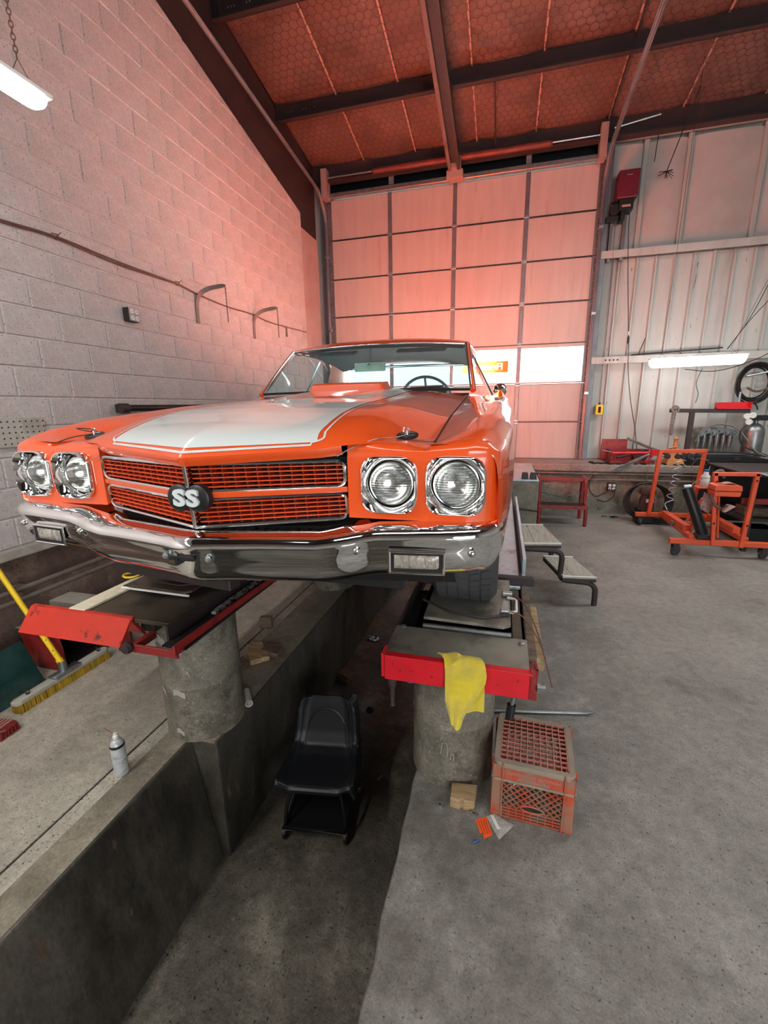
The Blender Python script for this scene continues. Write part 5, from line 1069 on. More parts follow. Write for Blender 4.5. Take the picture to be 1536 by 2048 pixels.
for sx in (1, -1):
    for y in (-0.025, 0.355):
        cw = MB().lathe([(0.026, -0.010), (0.030, -0.006), (0.030, 0.006), (0.026, 0.010)], 16, (sx*0.188, y+0.012, 0.030), ry(pi/2), cap0=True, cap1=True).build('caster_wheel', M['black'], cs, smooth=40)
        MB().lathe([(0.012, 0.060), (0.014, 0.066), (0.010, 0.088)], 10, (sx*0.188, y, 0), cap0=True).bx(sx*0.188-0.013, sx*0.188-0.011, y, y+0.02, 0.028, 0.066).bx(sx*0.188+0.011, sx*0.188+0.013, y, y+0.02, 0.028, 0.066).build('caster_fork', M['chrome2'], cs)
MB().lathe([(0.010, 0), (0.028, 0.006), (0.030, 0.012), (0.024, 0.03), (0.001, 0.034)], 14, (0.245, 0.10, 0.29), ry(pi/2), cap0=True).cyl((0.10, 0.10, 0.30), (0.25, 0.10, 0.295), 0.008, 8).build('height_knob', M['black'], cs, smooth=50)
MB().bx(-0.14, 0.14, 0.04, 0.30, 0.325, 0.34).build('seat_plate', M['black'], cs)
# ================================================================== LEFT WALL FITTINGS
def chain(mb, a, b, link=0.026, r=0.0022):
    a, b = Vector(a), Vector(b); d = b-a; n = max(2, int(d.length/(link*0.75))); d.normalize(); u = d.orthogonal().normalized(); w_ = d.cross(u)
    for k in range(n):
        c = a+(b-a)*((k+0.5)/n); s = u if k % 2 else w_
        mb.tube([c+d*(link*0.5*cos(t))+s*(link*0.27*sin(t)) for t in [2*pi*i/8 for i in range(8)]], r, 4, closed=True)
# shop lights
def shoplight(name, label, a, b, up):
    a, b = Vector(a), Vector(b); t = thing(name, label, 'light', tuple((a+b)/2)); d = (b-a).normalized(); side = d.cross(Vector((0, 0, 1))).normalized()
    n = 12; P = []
    mb = MB(); prof = [((0.062+up)*cos(pi+pi*k/n), (0.050+up*2.4)*sin(pi+pi*k/n)) for k in range(n+1)]
    L = (b-a).length; V = []; st = [(0, 0.0), (0.012, 0.62), (0.035, 0.92), (0.06, 1.0), (L-0.06, 1.0), (L-0.035, 0.92), (L-0.012, 0.62), (L, 0.0)]
    for s, k in st:
        for q, z in prof: V.append(a+d*s+side*q*k+Vector((0, 0, z*k)))
    m_ = n+1; mb.add(V, [(i*m_+k, i*m_+k+1, (i+1)*m_+k+1, (i+1)*m_+k) for i in range(len(st)-1) for k in range(n)])
    mb.build('diffuser', M['tube_on'], t, smooth=60)
    MB().beam(a+Vector((0, 0, 0.012)), b+Vector((0, 0, 0.012)), 0.13, 0.022).build('housing', M['white'], t, bevel=0.004)
    return t
lf = shoplight('shop_light', 'lit white tube shop light hung on chain by the block wall', (-2.24, 0.80, 3.24), (-2.24, 2.03, 3.24), 0)
c = MB(); chain(c, (-2.24, 1.93, 3.36), (-2.17, 1.86, 5.0), 0.03, 0.0026); c.tube([(-2.24, 2.0, 3.265), (-2.24, 1.93, 3.36)], 0.002, 5).tube([(-2.24, 1.88, 3.265), (-2.24, 1.93, 3.36)], 0.002, 5); c.build('hanging_chain', M['rope'], lf, norm=False)
rf = shoplight('shop_light', 'lit white tube shop light hung in front of the rear wall', (2.04, 7.5, 2.375), (3.255, 7.5, 2.395), 0.025)
c = MB()
for x in (2.2, 3.1):
    c.tube([(x-0.06, 7.5, 2.385), (x, 7.5, 2.47)], 0.002, 5).tube([(x+0.06, 7.5, 2.385), (x, 7.5, 2.47)], 0.002, 5)
c.tube([(2.2, 7.5, 2.47), (2.25, 7.5, 6.0)], 0.0025, 5).tube([(3.1, 7.5, 2.47), (3.05, 7.5, 2.5), (4.1, 7.4, 5.6)], 0.0025, 5); c.build('hanging_wire', M['cable'], rf, norm=False)
t = thing('cable_run', 'sagging brown cable strung along the block wall', 'cable', (-3.22, 2.5, 3.0))
MB().tube(spline([(-3.215, 1.0, 3.02), (-3.215, 1.9, 2.975), (-3.215, 2.45, 2.985), (-3.215, 2.81, 3.01), (-3.215, 3.4, 2.985), (-3.215, 4.07, 3.0), (-3.215, 4.40, 2.975), (-3.215, 4.9, 2.955), (-3.215, 5.44, 2.972), (-3.215, 5.9, 2.95), (-3.215, 6.5, 2.97), (-3.215, 7.15, 3.0)], 6), 0.008, 6).tube(spline([(-3.20, 1.0, 3.04), (-3.205, 2.2, 2.985), (-3.205, 2.81, 3.015), (-3.205, 3.4, 3.0), (-3.205, 4.07, 3.005)], 6), 0.006, 6).build('cable', M['rope'], t, smooth=60)
kn = MB()
for y, z in ((2.81, 3.012), (4.07, 3.002)):
    kn.tube([(-3.20+0.016*cos(a), y+0.02*sin(2*a), z+0.018*sin(a)) for a in [2*pi*k/10 for k in range(10)]], 0.004, 5, closed=True).tube([(-3.19, y, z), (-3.17, y+0.03, z+0.03)], 0.003, 5).tube([(-3.19, y, z), (-3.18, y+0.045, z-0.01)], 0.003, 5)
kn.build('cable_tie', M['rope'], t)
ob = thing('outlet_box', 'grey four-socket outlet box on the block wall', 'outlet', (-3.22, 3.41, 2.59))
MB().bx(-3.23, -3.165, 3.36, 3.475, 2.535, 2.645).build('box_body', M['steel_dark'], ob, bevel=0.004); MB().bx(-3.165, -3.160, 3.362, 3.473, 2.537, 2.643).build('cover_plate', M['galv'], ob)
oc = MB()
for y in (3.392, 3.443):
    for z in (2.563, 2.617): oc.lathe([(0.019, 0), (0.019, 0.004), (0.001, 0.004)], 14, (-3.160, y, z), ry(pi/2), cap1=True)
oc.build('socket_face', M['white'], ob, smooth=40)
ocs = MB()
for y in (3.392, 3.443):
    for z in (2.563, 2.617): ocs.bx(-3.1565, -3.155, y-0.008, y-0.005, z-0.006, z+0.006).bx(-3.1565, -3.155, y+0.005, y+0.008, z-0.006, z+0.006)
ocs.build('socket_slots', M['void'], ob)
def hook(y, z, label):
    t = thing('wall_hook', label, 'hook', (-3.22, y, z), 0, 'curved steel hooks with chains on the block wall')
    P = spline([(-3.222, y, z-0.02), (-3.222, y, z+0.10), (-3.215, y+0.005, z+0.20), (-3.18, y+0.02, z+0.275), (-3.10, y+0.05, z+0.325), (-2.97, y+0.10, z+0.355), (-2.93, y+0.115, z+0.355)], 5)
    mb = MB()
    for a, b in zip(P[:-1], P[1:]): mb.beam(a, b, 0.045, 0.010, (1, 0, 0.3))
    mb.build('bracket_arm', M['pipe'], t)
    c = MB(); chain(c, P[-1]+Vector((0, 0, -0.005)), P[-1]+Vector((0, 0.0, -0.36)), 0.022, 0.0024); c.build('chain', M['steel_dark'], t, norm=False)
hook(4.37, 2.70, 'curved steel wall hook with hanging chain, the nearer of two'); hook(5.51, 2.70, 'curved steel wall hook with hanging chain, the farther of two')
single(MB().bx(-3.23, -3.205, 6.42, 6.44, 2.83, 2.96).bx(-3.23, -3.19, 6.40, 6.46, 2.955, 2.97), 'cable_hanger', M['pipe'], 'small steel strap hanging from the cable near the corner', 'bracket')
pg = thing('pegboard', 'small off-white pegboard panel on the wall beyond the left fender', 'pegboard', (-3.22, 2.15, 1.55))
MB().bx(-3.225, -3.212, 1.72, 2.48, 1.545, 1.735).build('panel', M['sill'], pg)
ph = MB()
for i in range(19):
    for j in range(5): ph.box((-3.2115, 1.75+0.04*i, 1.565+0.037*j), (0.002, 0.009, 0.009))
ph.build('peg_holes', M['void'], pg, kind='stuff')
rlr = thing('wall_roller', 'black roller tube on the block wall behind the left fender', 'roller', (-3.16, 3.6, 1.80))
MB().cyl((-3.15, 3.18, 1.795), (-3.15, 5.0, 1.80), 0.030, 14).build('tube', M['black'], rlr, smooth=50); MB().cyl((-3.15, 3.10, 1.795), (-3.15, 3.18, 1.795), 0.042, 14).bx(-3.23, -3.13, 3.13, 3.16, 1.76, 1.83).build('end_bracket', M['steel_dark'], rlr, smooth=50)
for z, x, lb in ((0.585, -3.17, 'upper'), (0.515, -3.16, 'lower')):
    t = thing('conduit_pipe', 'long dusty grey conduit on the left stem wall, %s of the pair' % lb, 'pipe', (x, 2.0, z), 0, 'conduits along the left stem wall')
    MB().cyl((x, -3.0, z), (x, 7.5, z), 0.018, 10).build('pipe', M['pipe'], t, smooth=50); MB().cyl((x, 2.85, z), (x, 2.97, z), 0.024, 10).build('coupling', M['pipe'], t, smooth=50)
    for y in (0.5, 2.1, 4.2): MB().bx(-3.31, x, y-0.02, y+0.02, z-0.006, z+0.006).build('strap', M['pipe'], t)
# ================================================================== REAR WALL FITTINGS
op = thing('door_opener', 'dark red door opener box with black motor below, right of the overhead door', 'opener', (1.65, 8.25, 4.9))
MB().bx(1.52, 1.80, 8.14, 8.40, 4.77, 5.14).build('cover', M['maroon'], op, bevel=0.012, seg=2)
MB().bx(1.62, 1.70, 8.136, 8.142, 5.06, 5.075).build('cover_plate', M['galv'], op)
MB().bx(1.56, 1.76, 8.18, 8.40, 4.62, 4.77).cyl((1.46, 8.28, 4.72), (1.56, 8.28, 4.72), 0.06, 14).cyl((1.52, 8.22, 4.66), (1.52, 8.34, 4.66), 0.075, 14).bx(1.60, 1.66, 8.2, 8.4, 4.50, 4.62).bx(1.42, 1.60, 8.30, 8.40, 4.52, 4.60).build('motor', M['black'], op, bevel=0.006)
MB().bx(1.60, 1.72, 8.172, 8.178, 4.66, 4.69).build('motor_label', M['seam'], op)
MB().bx(1.50, 1.54, 8.38, 8.46, 3.98, 4.62).bx(1.68, 1.73, 8.38, 8.46, 3.98, 4.62).build('mounting_leg', M['doorrail'], op)
MB().tube([(1.55, 8.25, 4.5), (1.56, 8.25, 3.3), (1.56, 8.25, 2.6)], 0.004, 5).build('pull_chain', M['galv'], op)
pc = thing('pendant_cable', 'long black cable hanging from the opener down to the ledge', 'cable', (1.8, 8.2, 2.7))
MB().tube(spline([(1.72, 8.2, 4.6), (1.735, 8.2, 4.3), (1.79, 8.2, 3.7), (1.86, 8.2, 3.1), (1.90, 8.2, 2.75), (1.94, 8.2, 2.3), (2.03, 8.2, 1.8), (2.17, 8.27, 1.3), (2.26, 8.29, 0.82)], 6), 0.006, 6).build('cable', M['cable'], pc, smooth=60)
MB().lathe([(0.006, 0), (0.016, 0.02), (0.016, 0.10), (0.006, 0.12)], 10, (1.895, 8.2, 2.70)).build('connector', M['cable'], pc, smooth=50); MB().lathe([(0.006, 0), (0.012, 0.01), (0.012, 0.05), (0.005, 0.06)], 10, (1.885, 8.2, 2.83)).build('connector_clip', M['white'], pc, smooth=50)
sw_ = thing('wall_switch', 'yellow control switch box on the rear wall by the door', 'switch', (1.61, 8.44, 1.67))
MB().bx(1.55, 1.67, 8.40, 8.505, 1.585, 1.755).build('switch_body', M['yellow'], sw_, bevel=0.01, seg=2); MB().bx(1.59, 1.63, 8.392, 8.401, 1.62, 1.72).build('button_slot', M['void'], sw_); MB().lathe([(0.02, 1.755), (0.014, 1.79), (0.008, 1.80)], 12, (1.61, 8.45, 0)).build('cable_gland', M['steel_dark'], sw_)
structure(MB().cyl((1.61, 8.47, 1.80), (1.61, 8.47, 4.1), 0.012, 8).build('trim_15', M['doorrail']))
fb = thing('flat_bars', 'bundle of dark steel strips lying on the girt above the rear light', 'steel bar', (2.65, 8.42, 2.49))
MB().beam((2.02, 8.42, 2.55), (3.30, 8.42, 2.60), 0.09, 0.016).build('strip', M['steel_dark'], fb, bevel=0.003); MB().beam((1.98, 8.42, 2.50), (3.15, 8.42, 2.52), 0.07, 0.03).build('strip', M['steel_dark'], fb, bevel=0.003); MB().tube([(2.10, 8.42, 2.49), (2.20, 8.44, 2.80)], 0.007, 6).build('rod', M['cable'], fb)
hc = thing('hose_coil', 'coil of dark air hose hung on the rear wall at right', 'hose', (3.80, 8.36, 2.05))
h_ = MB(); random.seed(11)
for k in range(6):
    rx_, rz_ = 0.20+0.012*k, 0.235+0.014*k; ox, oz = random.uniform(-.025, .025), random.uniform(-.02, .02)
    h_.tube([(3.80+ox+rx_*cos(a)*1.0, 8.40-0.018*k+0.01*sin(2*a+k), 2.05+oz+rz_*sin(a)) for a in [2*pi*i/28 for i in range(28)]], 0.013, 6, closed=True)
h_.tube(spline([(3.98, 8.3, 1.95), (3.92, 8.28, 1.84), (3.80, 8.28, 1.76), (3.84, 8.28, 1.70), (3.86, 8.28, 1.64)], 5), 0.010, 6)
h_.build('hose', M['cable'], hc, smooth=60)
MB().tube([(3.66+0.28*t, 8.26, 1.98-0.06*sin(pi*t)) for t in [i/10 for i in range(11)]], 0.016, 8).build('rusty_sleeve', M['wood_dk'], hc, smooth=60); MB().cyl((3.80, 8.25, 2.20), (3.80, 8.50, 2.20), 0.012, 8).build('peg', M['steel'], hc); MB().cyl((3.62, 8.26, 2.15), (3.98, 8.26, 2.22), 0.016, 10).build('nozzle_pipe', M['galv'], hc)
MB().cyl((3.60, 8.3, 1.75), (3.60, 8.3, 1.92), 0.02, 8).build('hose_fitting', M['galv'], hc)
t = thing('loose_wire', 'thin dark wires looping from the roof to the rear wall at far right', 'wire', (3.5, 8.0, 3.0))
MB().tube(spline([(3.05, 7.6, 2.50), (3.3, 7.6, 3.0), (3.6, 7.7, 3.9), (3.7, 7.8, 4.6)], 6), 0.005, 5).tube(spline([(3.05, 7.62, 2.50), (3.45, 7.65, 3.1), (4.3, 7.7, 4.0)], 6), 0.005, 5).tube(spline([(2.75, 8.2, 2.28), (3.2, 8.2, 2.24), (3.7, 8.2, 2.40), (4.1, 8.2, 2.65)], 6), 0.006, 5).tube(spline([(3.05, 8.35, 2.3), (2.99, 8.35, 2.08), (3.04, 8.35, 1.9), (3.02, 8.35, 1.76)], 6), 0.005, 5).build('wire', M['cable'], t, smooth=60)
t = thing('hanging_wire', 'frayed wire dangling from the roof in front of the white wall blanket', 'wire', (2.2, 8.2, 5.3))
MB().tube([(2.42, 8.0, 6.0), (2.32, 8.2, 5.6), (2.19, 8.3, 5.12)], 0.007, 6).tube([(2.05, 8.4, 5.75), (2.03, 8.4, 5.3)], 0.006, 5).build('wire', M['cable'], t)
fz = MB(); random.seed(2)
for k in range(14): fz.tube([(2.18, 8.3, 5.11), (2.18+random.uniform(-.11, .11), 8.3+random.uniform(-.04, .04), 5.10+random.uniform(-.09, .06))], 0.005, 4)
fz.build('frayed_end', M['cable'], t)
structure(MB().cyl((1.40, 8.2, 5.72), (2.0, 8.2, 5.80), 0.014, 8).build('trim_16', M['galv']))
# ================================================================== ON THE LEDGE
rt = thing('red_press_frame', 'red toolbox base with pink-red bar and clutter on the ledge', 'tool rack', (2.05, 8.0, 0.81))
MB().bx(1.74, 2.40, 7.86, 8.25, 0.815, 0.86).bx(1.76, 1.78, 7.86, 8.25, 0.86, 1.02).bx(1.74, 2.40, 8.23, 8.25, 0.86, 1.02).build('tray', M['red_dk'], rt, bevel=0.004); MB().cyl((1.76, 7.84, 0.985), (2.34, 7.84, 0.995), 0.022, 10).box((2.36, 7.84, 1.0), (0.09, 0.07, 0.10)).beam((2.36, 7.84, 0.98), (2.24, 7.82, 0.84), 0.04, 0.03).build('bar', M['red'], rt, smooth=50)
MB().cyl((1.60, 7.84, 1.03), (1.80, 7.84, 0.99), 0.008, 8).cyl((2.30, 7.84, 0.975), (2.6, 7.86, 0.94), 0.016, 8).build('rod', M['steel'], rt)
MB().cyl((1.86, 7.95, 0.90), (2.14, 8.0, 0.97), 0.02, 8).cyl((1.95, 8.05, 0.90), (2.3, 8.02, 1.03), 0.016, 8).box((2.2, 8.0, 0.90), (0.2, 0.12, 0.06)).build('clutter', M['steel_dark'], rt, kind='stuff')
single(MB().bx(0, 0.40, -0.006, 0.006, 0, 0.36), 'leaning_panel', M['red_dk'], 'dull maroon sheet leaning on the rear wall behind the red bar', 'panel', (1.70, 8.36, 0.815), (radians(-8), 0, 0))
single(MB().beam((2.06, 8.20, 1.20), (2.86, 8.20, 0.86), 0.16, 0.02).beam((2.06, 8.20, 1.18), (2.86, 8.20, 0.84), 0.03, 0.03), 'tilted_plank', M['plate'], 'grey board tilted across the red tray on the ledge', 'board')
js = thing('jack_stand', 'tan orange jack stand on the ledge under the hanging chain', 'jack stand', (2.67, 8.0, 0.81))
js_ = MB()
for lo, hi, z0, z1 in ((0.13, 0.055, 0.812, 1.06),):
    V = [(2.67+sx*lo, 7.92+sy*lo, z0) for sx, sy in ((-1, -1), (1, -1), (1, 1), (-1, 1))]+[(2.67+sx*hi, 7.92+sy*hi, z1) for sx, sy in ((-1, -1), (1, -1), (1, 1), (-1, 1))]
    js_.add(V, [(0, 1, 5, 4), (1, 2, 6, 5), (2, 3, 7, 6), (3, 0, 4, 7), (4, 5, 6, 7)])
js_.build('stand_base', M['tan'], js, bevel=0.008); MB().lathe([(0.055, 1.06), (0.04, 1.08), (0.03, 1.10), (0.028, 1.20), (0.045, 1.215), (0.02, 1.24), (0.001, 1.24)], 14, (2.67, 7.92, 0)).build('ratchet_post', M['tan'], js, smooth=40); MB().tube([(2.68, 7.87, 1.09), (2.56, 7.86, 1.07), (2.52, 7.86, 1.02)], 0.012, 6).build('lever', M['tan'], js)
ts_ = thing('steel_stand', 'black T shaped steel stand with long crossbar on the ledge', 'stand', (2.94, 8.2, 0.81))
MB().bx(2.905, 2.975, 8.17, 8.23, 0.812, 1.62).build('post', M['steel_dark'], ts_, bevel=0.004); MB().beam((2.62, 8.2, 1.645), (3.72, 8.2, 1.625), 0.06, 0.06).build('crossbar', M['steel_dark'], ts_, bevel=0.004); MB().bx(2.80, 3.08, 8.05, 8.33, 0.812, 0.825).build('foot', M['steel_dark'], ts_)
c = MB()
for dx in (-0.018, 0.018): chain(c, (2.67+dx, 8.14, 1.70), (2.66+dx*0.6, 8.14, 1.26), 0.036, 0.0075)
c.tube([(2.68+0.05*cos(a), 8.15+0.02*sin(a), 1.665+0.05*sin(a)) for a in [2*pi*k/12 for k in range(12)]], 0.014, 6, closed=True)
t = thing('heavy_chain', 'rusty double chain hanging from the crossbar above the jack stand', 'chain', (2.67, 8.14, 1.3)); c.build('links', M['pipe'], t, norm=False)
single(MB().prism([(0, 0), (0.45, 0), (0.45, 0.012), (0.012, 0.012), (0.012, 0.10), (0, 0.10)][::-1], lambda p, q, s: (p*0+s, 0.11-p*0.24, q), 0.0, 0.46).bx(0, 0.012, 0, 0.11, 0, 0.10).bx(0.448, 0.46, 0, 0.11, 0, 0.10), 'red_tray', M['red'], 'bright red open tray on the right end of the black crossbar', 'tray', (3.26, 8.15, 1.662))
gc = thing('gas_cylinder', 'grey metal gas cylinder with regulator on the ledge at far right', 'cylinder', (3.83, 8.2, 0.81))
MB().lathe([(0.13, 0.812), (0.135, 0.83), (0.135, 1.30), (0.12, 1.37), (0.07, 1.42), (0.03, 1.44), (0.03, 1.50)], 28, (3.83, 8.2, 0), cap0=True, cap1=True).build('bottle', M['steel'], gc, smooth=50)
MB().box((3.86, 8.18, 1.52), (0.20, 0.10, 0.08)).cyl((3.70, 8.16, 1.50), (3.84, 8.16, 1.51), 0.016, 8).build('valve_block', M['black'], gc, bevel=0.006)
for x, z in ((3.665, 1.545), (3.70, 1.46), (3.74, 1.56)): MB().lathe([(0.046, 0), (0.046, 0.03), (0.040, 0.034), (0.001, 0.030)], 18, (x, 8.14, z), rx(pi/2), cap0=True).build('gauge', M['white'], gc, smooth=40)
MB().tube(spline([(3.70, 8.12, 1.43), (3.60, 8.1, 1.30), (3.66, 8.1, 1.10), (3.85, 8.0, 1.0), (4.1, 7.9, 0.9)], 6), 0.010, 6).build('gas_hose', M['cable'], gc, smooth=60)
lc = thing('long_case', 'long black plastic case lying on the ledge at right', 'case', (3.3, 7.95, 0.81))
MB().prism([(2.86, 0.0), (3.60, 0), (3.95, 0.05), (3.95, 0.10), (3.60, 0.155), (2.86, 0.165)], lambda p, q, s: (p, s, 0.812+q), 7.80, 8.06).build('case_body', M['black'], lc, bevel=0.012, seg=2); MB().bx(2.86, 3.90, 7.795, 7.80, 0.885, 0.892).bx(3.44, 3.52, 7.785, 7.80, 0.90, 0.94).build('case_latch', M['steel_dark'], lc); MB().bx(2.90, 3.70, 7.86, 8.04, 0.978, 0.990).build('lid_top', M['galv'], lc, bevel=0.003)
for k, (x, hh) in enumerate(((3.125, 0.16), (3.21, 0.20), (3.30, 0.17), (3.39, 0.20), (3.48, 0.18), (3.57, 0.17))):
    d = thing('air_tool', 'dark grey air tool on the ledge, %s in the row right of the black stand' % ('first', 'second', 'third', 'fourth', 'fifth', 'last')[k], 'air tool', (x, 8.33, 0.81), 0, 'air tools in a row on the ledge')
    MB().lathe([(0.030, 0.812), (0.032, 0.83), (0.026, 0.90), (0.028, 1.02), (0.036, 1.06)], 14, (x, 8.33, 0), cap0=True).build('grip', M['pipe'], d, smooth=50); MB().cyl((x, 8.24, 1.12+hh), (x, 8.42, 1.12+hh), 0.050, 14).cyl((x, 8.20, 1.12+hh), (x, 8.24, 1.12+hh), 0.024, 12).lathe([(0.030, 1.05), (0.045, 1.09+hh*0.5), (0.04, 1.12+hh)], 12, (x, 8.33, 0)).build('tool_body', M['steel'], d, smooth=50)
t = thing('grey_hose', 'pale hose draped over the air tools on the ledge', 'hose', (3.3, 8.22, 1.3)); MB().tube(spline([(3.05, 8.22, 1.14), (3.12, 8.19, 1.33), (3.3, 8.17, 1.42), (3.55, 8.17, 1.38), (3.68, 8.05, 1.20), (3.80, 8.0, 1.02), (4.0, 7.9, 0.92)], 6), 0.012, 8).build('hose', M['pipe'], t, smooth=60)
t = thing('black_hose', 'black hose lying over the long case on the ledge', 'hose', (3.2, 7.85, 1.0)); MB().tube(spline([(2.84, 7.72, 0.90), (2.95, 7.80, 1.0), (3.2, 7.86, 1.012), (3.6, 7.86, 1.0), (3.85, 7.8, 0.96)], 6), 0.012, 8).build('hose', M['cable'], t, smooth=60)
t = thing('tan_rag', 'crumpled pale rag on the ledge next to the jack stand', 'rag', (2.90, 7.95, 0.98)); rg_ = MB(); random.seed(21); rg_.grid(lambda u, v: (2.83+0.16*u, 7.88+0.14*v, 0.985+0.06*sin(pi*u)*sin(pi*v)+0.012*random.random()), 8, 7); rg_.build('cloth', M['sill'], t, smooth=60, norm=False, thick=0.004)
t = thing('cable_loop', 'grey cable loops hanging over the edge of the rear ledge', 'cable', (2.0, 7.64, 0.8))
cl = MB()
for k in range(3): cl.tube([(2.0+(0.22-0.03*k)*cos(a)+0.10*sin(a), 7.635-0.015*k, 0.86+(0.075-0.012*k)*sin(a)+0.11*cos(a)) for a in [2*pi*i/30 for i in range(30)]], 0.007, 6, closed=True)
cl.tube(spline([(2.2, 7.635, 0.9), (2.25, 7.70, 0.93), (2.29, 7.77, 0.90)], 5), 0.008, 6).tube(spline([(2.28, 7.63, 0.85), (2.24, 7.63, 0.7), (2.26, 7.64, 0.45), (2.24, 7.64, 0.2)], 5), 0.006, 6); cl.build('cable', M['galv'], t, smooth=60)
ds = thing('ledge_debris', 'low heap of dark scrap along the front of the rear ledge', 'debris', (2.4, 7.8, 0.81)); random.seed(9); db = MB()
for k in range(80):
    x = random.uniform(1.45, 3.9); db.box((x, random.uniform(7.75, 7.95), 0.817), (random.uniform(.02, .09), random.uniform(.02, .06), random.uniform(.008, .03)), rz(random.uniform(0, 3)))
db.build('scrap', M['void'], ds, kind='stuff')
for z, nm in ((0.665, 'upper'), (0.57, 'lower')):
    t = thing('ledge_conduit', 'long grey conduit on the rear ledge wall, %s run' % nm, 'pipe', (2.5, 7.66, z), 0, 'conduits along the rear ledge wall')
    MB().cyl((0.55, 7.68, z), (6.5, 7.68, z-0.005), 0.016, 8).build('pipe', M['pipe'], t, smooth=50)
    for x in (1.5, 2.9, 4.2): MB().bx(x-0.015, x+0.015, 7.66, 7.73, z-0.022, z+0.022).build('strap', M['pipe'], t)
ob2 = thing('floor_outlet', 'white double outlet box with dangling cord on the rear ledge wall', 'outlet', (1.76, 7.70, 0.46))
MB().bx(1.70, 1.83, 7.66, 7.72, 0.39, 0.52).build('outlet_body', M['steel_dark'], ob2, bevel=0.004)
oo = MB()
for x in (1.735, 1.795):
    for z in (0.428, 0.482): oo.box((x, 7.657, z), (0.042, 0.006, 0.040))
oo.build('outlet_face', M['white'], ob2, bevel=0.004)
MB().tube(spline([(1.74, 7.65, 0.43), (1.66, 7.62, 0.36), (1.52, 7.63, 0.30), (1.42, 7.64, 0.45), (1.46, 7.65, 0.62), (1.6, 7.66, 0.66)], 6), 0.008, 6).tube(spline([(1.80, 7.65, 0.43), (1.80, 7.62, 0.33), (1.70, 7.63, 0.22), (1.56, 7.64, 0.24)], 6), 0.008, 6).build('cord', M['cable'], ob2, smooth=60)
# ================================================================== ORANGE TROLLEY AND ITS CLUTTER
ot = thing('orange_trolley', 'orange steel alignment trolley with two upright frames on casters', 'trolley', (2.5, 6.2, 0), 0)
def bar(a, b, nm='frame_bar', w_=0.05, h_=0.05, m_=None): return MB().beam(a, b, w_, h_).build(nm, m_ or M['orange'], ot, bevel=0.004)
bar((1.985, 5.66, 0.175), (3.60, 5.66, 0.185), w_=0.06, h_=0.06); bar((1.97, 7.02, 0.17), (3.05, 7.10, 0.17), w_=0.06, h_=0.06)
bar((2.30, 6.98, 0.20), (2.235, 5.72, 0.205), 'floor_channel', 0.06, 0.06); bar((2.78, 6.98, 0.21), (2.78, 5.72, 0.21), 'floor_channel', 0.06, 0.06)
MB().bx(2.22, 2.30, 5.95, 6.75, 0.235, 0.30).bx(2.24, 2.32, 5.95, 6.75, 0.235, 0.24).build('sliding_channel', M['orange'], ot, bevel=0.003); MB().bx(2.72, 2.80, 5.90, 6.6, 0.24, 0.31).build('sliding_channel', M['orange'], ot, bevel=0.003)
bar((2.20, 6.3, 0.24), (2.82, 6.3, 0.24), 'cross_bar', 0.05, 0.05, M['plate'])
# rear upright frame
for a, b in (((2.14, 7.0, 0.17), (2.19, 7.0, 1.115)), ((2.70, 7.05, 0.17), (2.745, 7.02, 1.115)), ((2.17, 7.0, 1.10), (2.765, 7.02, 1.11))): bar(a, b)
# front upright frame
for a, b in (((2.42, 5.63, 0.15), (2.335, 5.63, 1.0)), ((2.70, 5.63, 0.145), (2.735, 5.63, 1.0)), ((2.31, 5.63, 0.985), (2.76, 5.63, 0.99))): bar(a, b, w_=0.042, h_=0.042)
for x, z in ((2.39, 0.42), (2.715, 0.41), (2.35, 0.90), (2.73, 0.92)): MB().cyl((x, 5.60, z), (x, 5.612, z), 0.010, 8).build('frame_bolt', M['void'], ot)
bar((2.36, 6.25, 0.28), (2.47, 6.18, 0.60), 'strut', 0.035, 0.035); bar((2.50, 5.72, 0.22), (2.44, 5.75, 0.85), 'strut', 0.04, 0.02)
MB().bx(2.27, 2.42, 5.85, 6.0, 0.775, 0.790).bx(2.28, 2.30, 5.9, 5.94, 0.22, 0.78).build('bottle_shelf', M['orange'], ot, bevel=0.003)
for x, y, lbl in ((2.05, 5.64, 0), (2.03, 7.02, 0), (2.96, 5.70, 0), (2.98, 7.08, 0)):
    MB().lathe([(0.045, -0.018), (0.062, -0.014), (0.062, 0.014), (0.045, 0.018)], 20, (x+0.015, y+0.02, 0.062), ry(pi/2) if y > 6.5 else rz(0.5) @ rx(pi/2), cap0=True, cap1=True).build('caster', M['rubber'], ot, smooth=40)
    MB().bx(x-0.035, x+0.035, y-0.035, y+0.035, 0.135, 0.147).bx(x-0.024, x+0.03, y-0.03, y-0.024, 0.06, 0.137).bx(x-0.024, x+0.03, y+0.055, y+0.061, 0.06, 0.137).build('caster_bracket', M['steel_dark'], ot)
hb = thing('headlight_aimer', 'orange two-part plastic tool box held on the trolley upright', 'tool box', (2.40, 5.52, 0.77))
MB().prism([(2.275, 0), (2.515, 0), (2.525, 0.055), (2.268, 0.055)], lambda p, q, s: (p, s, 0.768+q), 5.42, 5.60).build('lower_half', M['orange'], hb, bevel=0.010, seg=2); MB().prism([(2.266, 0.060), (2.527, 0.060), (2.520, 0.118), (2.49, 0.126), (2.30, 0.128), (2.272, 0.118)], lambda p, q, s: (p, s, 0.768+q), 5.415, 5.605).build('upper_half', M['orange'], hb, bevel=0.010, seg=2)
lp_ = MB().grid(lambda u, v: (2.36+0.12*u, 5.45+0.1*v, 0.900+0.016*sin(pi*u)), 6, 4); lp_.build('paper_on_top', M['seam'], hb, norm=False)
cy = thing('black_cylinder', 'long black lift cylinder leaning inside the orange trolley', 'cylinder', (2.33, 5.72, 0.22))
